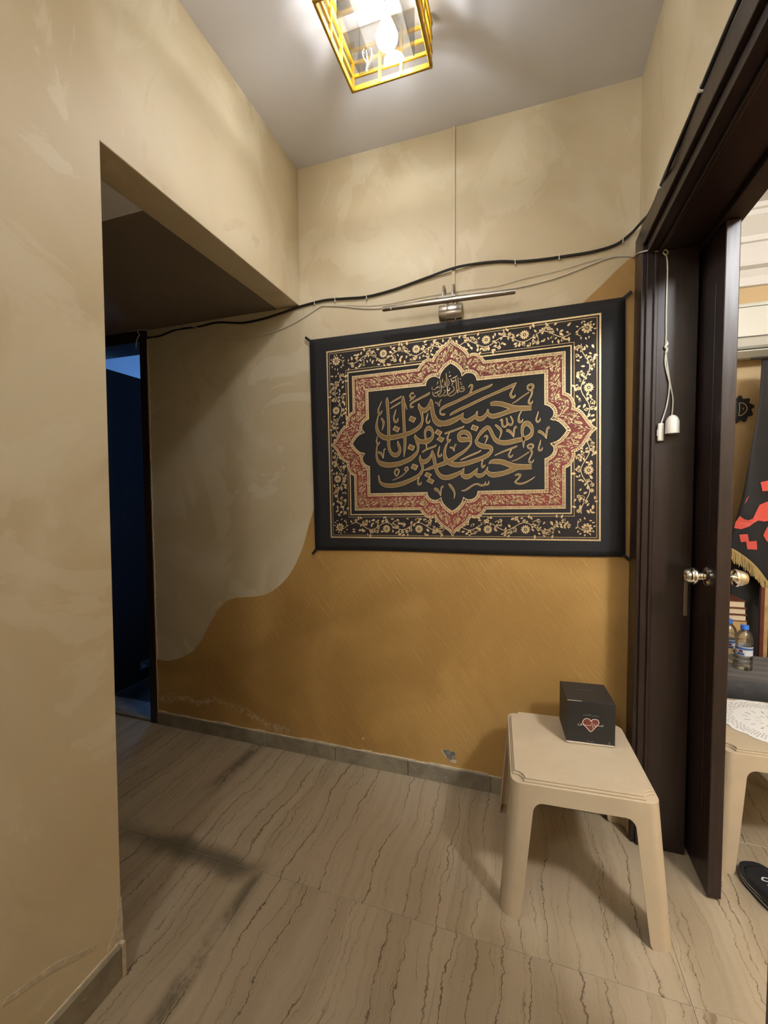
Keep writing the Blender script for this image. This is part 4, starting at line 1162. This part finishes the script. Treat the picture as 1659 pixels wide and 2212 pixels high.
# --- lobed cartouche: matching inner and outer outlines
def resample(pts, n, smooth=True):
    if smooth and len(pts) > 2: pts = catmull(pts, 8)
    d = [0]
    for a, b in zip(pts[:-1], pts[1:]): d.append(d[-1]+math.hypot(b[0]-a[0], b[1]-a[1]))
    out = []; j = 0
    for k in range(n):
        s = d[-1]*k/n
        while d[j+1] < s: j += 1
        t = (s-d[j])/((d[j+1]-d[j]) or 1); out.append((pts[j][0]+(pts[j+1][0]-pts[j][0])*t, pts[j][1]+(pts[j+1][1]-pts[j][1])*t))
    return out
IN = [[(.4594, 0), (.4544, .008), (.4445, .021), (.4297, .0353), (.413, .0436), (.398, .0474)], [(.398, .0474), (.408, .059), (.4111, .0729), (.4081, .0837), (.3997, .095), (.388, .1031), (.377, .107)],
      [(.377, .107), (.377, .2315)], [(.377, .2315), (.109, .2315)], [(.109, .2315), (.107, .243), (.1, .2555), (.0865, .2645), (.066, .266), (.0475, .2548)], [(.0475, .2548), (.043, .272), (.034, .287), (.019, .3025), (0, .315)]]
OUT = [[(.572, 0), (.5563, .013), (.5435, .0294), (.5291, .053), (.5163, .0713), (.5034, .0819), (.4905, .0874)], [(.4905, .0874), (.4921, .0955), (.4896, .1083), (.4823, .1263), (.4693, .1423), (.4555, .149)],
       [(.456, .149), (.456, .310)], [(.456, .310), (.1445, .310)], [(.1445, .310), (.1335, .3256), (.1165, .342), (.0951, .348), (.079, .344)], [(.079, .344), (.073, .3552), (.058, .372), (.0375, .3895), (.0145, .4056), (0, .4275)]]
SEG = [14, 14, 14, 30, 14, 14]
def full(segs):
    q = []
    for s, n in zip(segs, SEG): q += resample(s, n)
    tip = segs[-1][-1]
    half = q + [tip]                                # right tip .. top tip
    top = half + [(-x, y) for x, y in half[-2::-1]]   # .. left tip
    return top + [(x, -y) for x, y in top[-2:0:-1]]
I0 = full(IN); O0 = full(OUT)
def offset(pts, d):
    n = len(pts); out = []
    for i in range(n):
        a, b, c = pts[(i-1) % n], pts[i], pts[(i+1) % n]
        def nrm(p, q):
            dx, dy = q[0]-p[0], q[1]-p[1]; l = math.hypot(dx, dy) or 1e-9; return (dy/l, -dx/l)
        n1, n2 = nrm(a, b), nrm(b, c); mx, my = n1[0]+n2[0], n1[1]+n2[1]; l = math.hypot(mx, my) or 1
        mx /= l; my /= l; k = 1/max(.55, mx*n1[0]+my*n1[1]); out.append((b[0]+mx*d*k, b[1]+my*d*k))
    return out
O1 = offset(O0, -.0125); I1 = offset(I0, .0145)
def ring(mb, A, B, h):
    n = len(A); R = lambda q: [lay([p], h+1e-6*min(k, n-k))[0] for k, p in enumerate(q)]
    mb.add(R(A)+R(B), [(k, (k+1) % n, n+(k+1) % n, n+k) for k in range(n)]); return mb
ring(MB(), O0, I0, .0007).build('red_band', M['red'], ban, fixn=False)
m_ = ring(MB(), O0, O1, .0009); ring(m_, I1, I0, .0009); m_.build('gold_edge', M['gold'], ban, fixn=False)
def line_ring(mb, A, w_, h):
    n = len(A); B = offset(A, -w_/2); C = offset(A, w_/2); ring(mb, B, C, h)
mb = MB()
for A, d0, d1 in ((O0, -.0025, -.0112), (I0, .0025, .0128)):
    P, Q = offset(A, d0), offset(A, d1); n = len(A)
    for k in range(n):
        j = (k+1) % n; l = math.hypot(P[j][0]-P[k][0], P[j][1]-P[k][1]); m2 = max(1, int(l/.0042)); r = random.Random(k)
        for q in range(m2):
            a = (q+.30)/m2; b = (q+.30+.30+.2*r.random())/m2; ins = .15*r.random(); ine = 1-.15*r.random()
            def lp(t, s):
                x0 = P[k][0]+(P[j][0]-P[k][0])*t; y0 = P[k][1]+(P[j][1]-P[k][1])*t; x1 = Q[k][0]+(Q[j][0]-Q[k][0])*t; y1 = Q[k][1]+(Q[j][1]-Q[k][1])*t
                return (x0+(x1-x0)*s, y0+(y1-y0)*s)
            mb.add(lay([lp(a, ins), lp(b, ins), lp(b, ine), lp(a, ine)], .0014), [(0, 1, 2, 3)])
o = mb.build('edge_hatching', M['tick'], ban, fixn=False); o['kind'] = 'stuff'
mb = MB(); line_ring(mb, offset(O1, -.0030), .0014, .0009); line_ring(mb, offset(I1, .0030), .0014, .0009); mb.build('dark_line', M['red_dark'], ban, fixn=False)

# --- floral scrolls
def petal(c, ang, ln, wd):
    ca, sa = math.cos(ang), math.sin(ang); pts = []
    for t, s in ((0, .15), (.3, .8), (.62, 1), (.88, .6), (1, 0)):
        pts.append((t*ln, s*wd/2))
    pts += [(x, -y) for x, y in pts[-2::-1]]
    return [(c[0]+x*ca-y*sa, c[1]+x*sa+y*ca) for x, y in pts]
def leaf_shape(c, ang, ln, wd, bend):
    ca, sa = math.cos(ang), math.sin(ang); up = []; dn = []
    for k in range(6):
        t = k/5; s = math.sin(math.pi*t**.8); y = bend*ln*t*t
        up.append((t*ln, y+s*wd/2)); dn.append((t*ln, y-s*wd/2))
    pts = up + dn[-2:0:-1]
    return [(c[0]+x*ca-y*sa, c[1]+x*sa+y*ca) for x, y in pts]
def poly(mb, f, pts, h): mb.add(lay([f(*p) for p in pts], h), [tuple(range(len(pts)))])
def flower(mb, f, c, r, n, h, r0=.30):
    for k in range(n):
        poly(mb, f, petal((c[0]+r*r0*math.cos(2*math.pi*k/n), c[1]+r*r0*math.sin(2*math.pi*k/n)), 2*math.pi*k/n, r*(1-r0), 2*math.pi*r*.62/n), h)
    poly(mb, f, [(c[0]+r*.17*math.cos(a), c[1]+r*.17*math.sin(a)) for a in [2*math.pi*k/8 for k in range(8)]], h)
def stem(mb, f, pts, w0, w1, h):
    n = len(pts); v_, f_ = ribbon2(pts, [w0+(w1-w0)*i/(n-1) for i in range(n)]); mb.add(lay([f(*p) for p in v_], h), f_)
def curl(c, r, a0, turns, n=16):
    return [(c[0]+r*(1-.62*k/n)*math.cos(a0+turns*k/n), c[1]+r*(1-.62*k/n)*math.sin(a0+turns*k/n)) for k in range(n+1)]
def strip(mb, f, s0, s1, half, period, flowers, seed, h, sc=1.0):
    """vine along s in [s0,s1], across t in [-half,half] (positive = outer side)."""
    r = random.Random(seed); ph = flowers[0] if flowers else s0
    def vt(s): return -half*.42*math.cos(2*math.pi*(s-ph)/period)
    n = int((s1-s0)/(.004*sc)); stem(mb, f, [(s0+(s1-s0)*k/n, vt(s0+(s1-s0)*k/n)) for k in range(n+1)], .0030*sc, .0030*sc, h)
    fl_ = [(s, half*.32) for s in flowers]
    for (s, t) in fl_: flower(mb, f, (s, t), half*.50, 12, h)
    occ = [(s, t, half*.56) for s, t in fl_]
    k = 0; s = ph - period*math.floor((ph-s0)/period)
    while s < s1:
        for dx, sg, a0, tn in ((.25, 1, -2.6, 4.2), (.75, -1, 2.6, -4.2)):
            q = s+period*dx
            if s0+.01*sc < q < s1-.01*sc:
                c = (q+(.06 if sg > 0 else -.06)*period, sg*-half*.25)
                stem(mb, f, curl(c, half*.44, a0, tn), .0030*sc, .0016*sc, h)
                poly(mb, f, leaf_shape(c, a0+tn*.9+1.2, half*.42, half*.2, .3*sg), h)
        for dx, sg in ((.5, 1), (.0, -1), (.36, -1), (.64, 1)):
            q = s+period*dx
            if s0+.008*sc < q < s1-.008*sc: 
                c = (q, sg*half*(.60+.1*r.random())); 
                if all(math.hypot(c[0]-a, c[1]-b) > d+half*.2 for a, b, d in occ):
                    flower(mb, f, c, half*.22, 6, h, .25); occ.append((c[0], c[1], half*.25))
        s += period
    s = s0+.004*sc
    while s < s1-.004*sc:
        for sg in (1, -1):
            t = vt(s)+sg*(half*.10+half*.95*r.random()); ln = half*(.32+.24*r.random())
            if abs(t) > half*.96: t = math.copysign(half*.90, t)
            if all(math.hypot(s-a, t-b) > d+ln*.25 for a, b, d in occ):
                poly(mb, f, leaf_shape((s, t), r.uniform(-math.pi, math.pi), ln, ln*.50, r.uniform(-.35, .35)), h)
                occ.append((s, t, ln*.50))
                if len(occ) > 40: occ = occ[:len(fl_)] + occ[-30:]
        s += .0050*sc
HW = .0375; CB = (.4885+.5672)/2; CV = (.3415+.4232)/2
mb = MB()
strip(mb, lambda s, t: (s, CV+t), -.475, .475, HW, .150, [-.302, -.150, .150, .302], 1, .0006)
strip(mb, lambda s, t: (s, -CV-t), -.475, .475, HW, .150, [-.302, -.150, .150, .302], 2, .0006)
strip(mb, lambda s, t: (CB+t, s), -.330, .330, HW, .160, [-.160, .160], 3, .0006)
strip(mb, lambda s, t: (-CB-t, s), -.330, .330, HW, .160, [-.160, .160], 4, .0006)
for sx in (-1, 1):
    for sy in (-1, 1):
        f = lambda a, b, sx=sx, sy=sy: (sx*(CB+a), sy*(CV+b))
        flower(mb, f, (.006, .006), .021, 9, .0006)
        r = random.Random(5+sx+3*sy)
        for k in range(12):
            a = 2*math.pi*k/12; rr_ = .030
            poly(mb, f, leaf_shape((.0+rr_*math.cos(a)*.95, rr_*math.sin(a)*.95), a+r.uniform(-1, 1), .011, .0055, .2), .0006)
        stem(mb, f, curl((-.012, -.012), .026, .8, 3.6), .003, .0016, .0006)
mb.build('floral_border', M['gold'], ban, fixn=False)
# red band scroll: runs along the middle of the ring
n = len(O1); MID = [((O1[k][0]+I1[k][0])/2, (O1[k][1]+I1[k][1])/2) for k in range(n)]
HALF = [math.hypot(O1[k][0]-I1[k][0], O1[k][1]-I1[k][1])/2 for k in range(n)]
DS = [0]
for k in range(n): DS.append(DS[-1]+math.hypot(MID[(k+1) % n][0]-MID[k][0], MID[(k+1) % n][1]-MID[k][1]))
TOT = DS[-1]
def fr(s, t):
    s = s % TOT
    lo, hi = 0, n
    while hi-lo > 1:
        m = (lo+hi)//2
        if DS[m] <= s: lo = m
        else: hi = m
    u = (s-DS[lo])/((DS[lo+1]-DS[lo]) or 1); j = (lo+1) % n; a = .5+.5*t/.0215
    p = (I1[lo][0]+(O1[lo][0]-I1[lo][0])*a, I1[lo][1]+(O1[lo][1]-I1[lo][1])*a); q = (I1[j][0]+(O1[j][0]-I1[j][0])*a, I1[j][1]+(O1[j][1]-I1[j][1])*a)
    return (p[0]+(q[0]-p[0])*u, p[1]+(q[1]-p[1])*u)
mb = MB(); fl2 = [TOT*(k+.5)/44 for k in range(44)]
strip(mb, fr, 0, TOT, .0175, TOT/44, fl2, 9, .0017, .55)
mb.build('band_scroll', M['gold'], ban, fixn=False)
# dark red shadow printed under the scroll
mb2 = MB(); sv = [(x, y+.0003, z) for x, y, z in mb.v]
for face in mb.f:
    P = [sv[i] for i in face]; cx = sum(p[0] for p in P)/len(P); cz = sum(p[2] for p in P)/len(P)
    mb2.add([(cx+(p[0]-cx)*1.18+(.0005 if p[0] > cx else -.0005), p[1], cz+(p[2]-cz)*1.18+(.0005 if p[2] > cz else -.0005)) for p in P], [tuple(range(len(P)))])
mb2.build('scroll_shadow', M['red_dark'], ban, fixn=False)

# --- calligraphy: broad-pen strokes, foil edge below glitter face
mbo, mbi = MB(), MB()
for si, ln in enumerate(CALLI.strip().split('\n')):
    hs = (si % 25)*1.2e-5
    q = list(map(int, ln.split())); P = [(q[i]*1e-4, q[i+1]*1e-4, q[i+2]*1e-4) for i in range(0, len(q), 3)]
    S = catmull(P, 6) if len(P) > 2 else P
    c = [(a, b) for a, b, w_ in S]; big = max(w_ for a, b, w_ in S)
    v_, f_ = ribbon2(c, [max(.0012, w_) for a, b, w_ in S]); mbo.add(lay(v_, .0008+hs), f_)
    e = .0026 if big > .006 else .0012
    if big > .0035:
        v_, f_ = ribbon2(c, [max(.0001, w_-e) for a, b, w_ in S]); mbi.add(lay(v_, .0014+hs), f_)
for ln in DOTS.strip().split('\n'):
    q = list(map(int, ln.split())); P = [(q[i]*1e-4, q[i+1]*1e-4) for i in range(0, 8, 2)]
    cx = sum(p[0] for p in P)/4; cy = sum(p[1] for p in P)/4
    mbo.add(lay(P, .00082), [(0, 1, 2, 3)]); mbi.add(lay([(cx+(x-cx)*.84, cy+(y-cy)*.84) for x, y in P], .00141), [(0, 1, 2, 3)])
mbo.build('calligraphy_outline', M['gold'], ban, fixn=False)
mbi.build('calligraphy', M['gold_matte'], ban, fixn=False)
# maker's line low on the left margin
mb = MB()
for st in ([(-.575, -.455), (-.570, -.460), (-.562, -.458), (-.556, -.461), (-.548, -.457), (-.543, -.460)], [(-.536, -.456), (-.531, -.462), (-.525, -.457)]):
    v_, f_ = ribbon2(catmull(st, 3), .0014); mb.add(lay(v_, .0005), f_)
mb.build('maker_mark', M['tick'], ban, fixn=False)

bpy.context.view_layer.update()
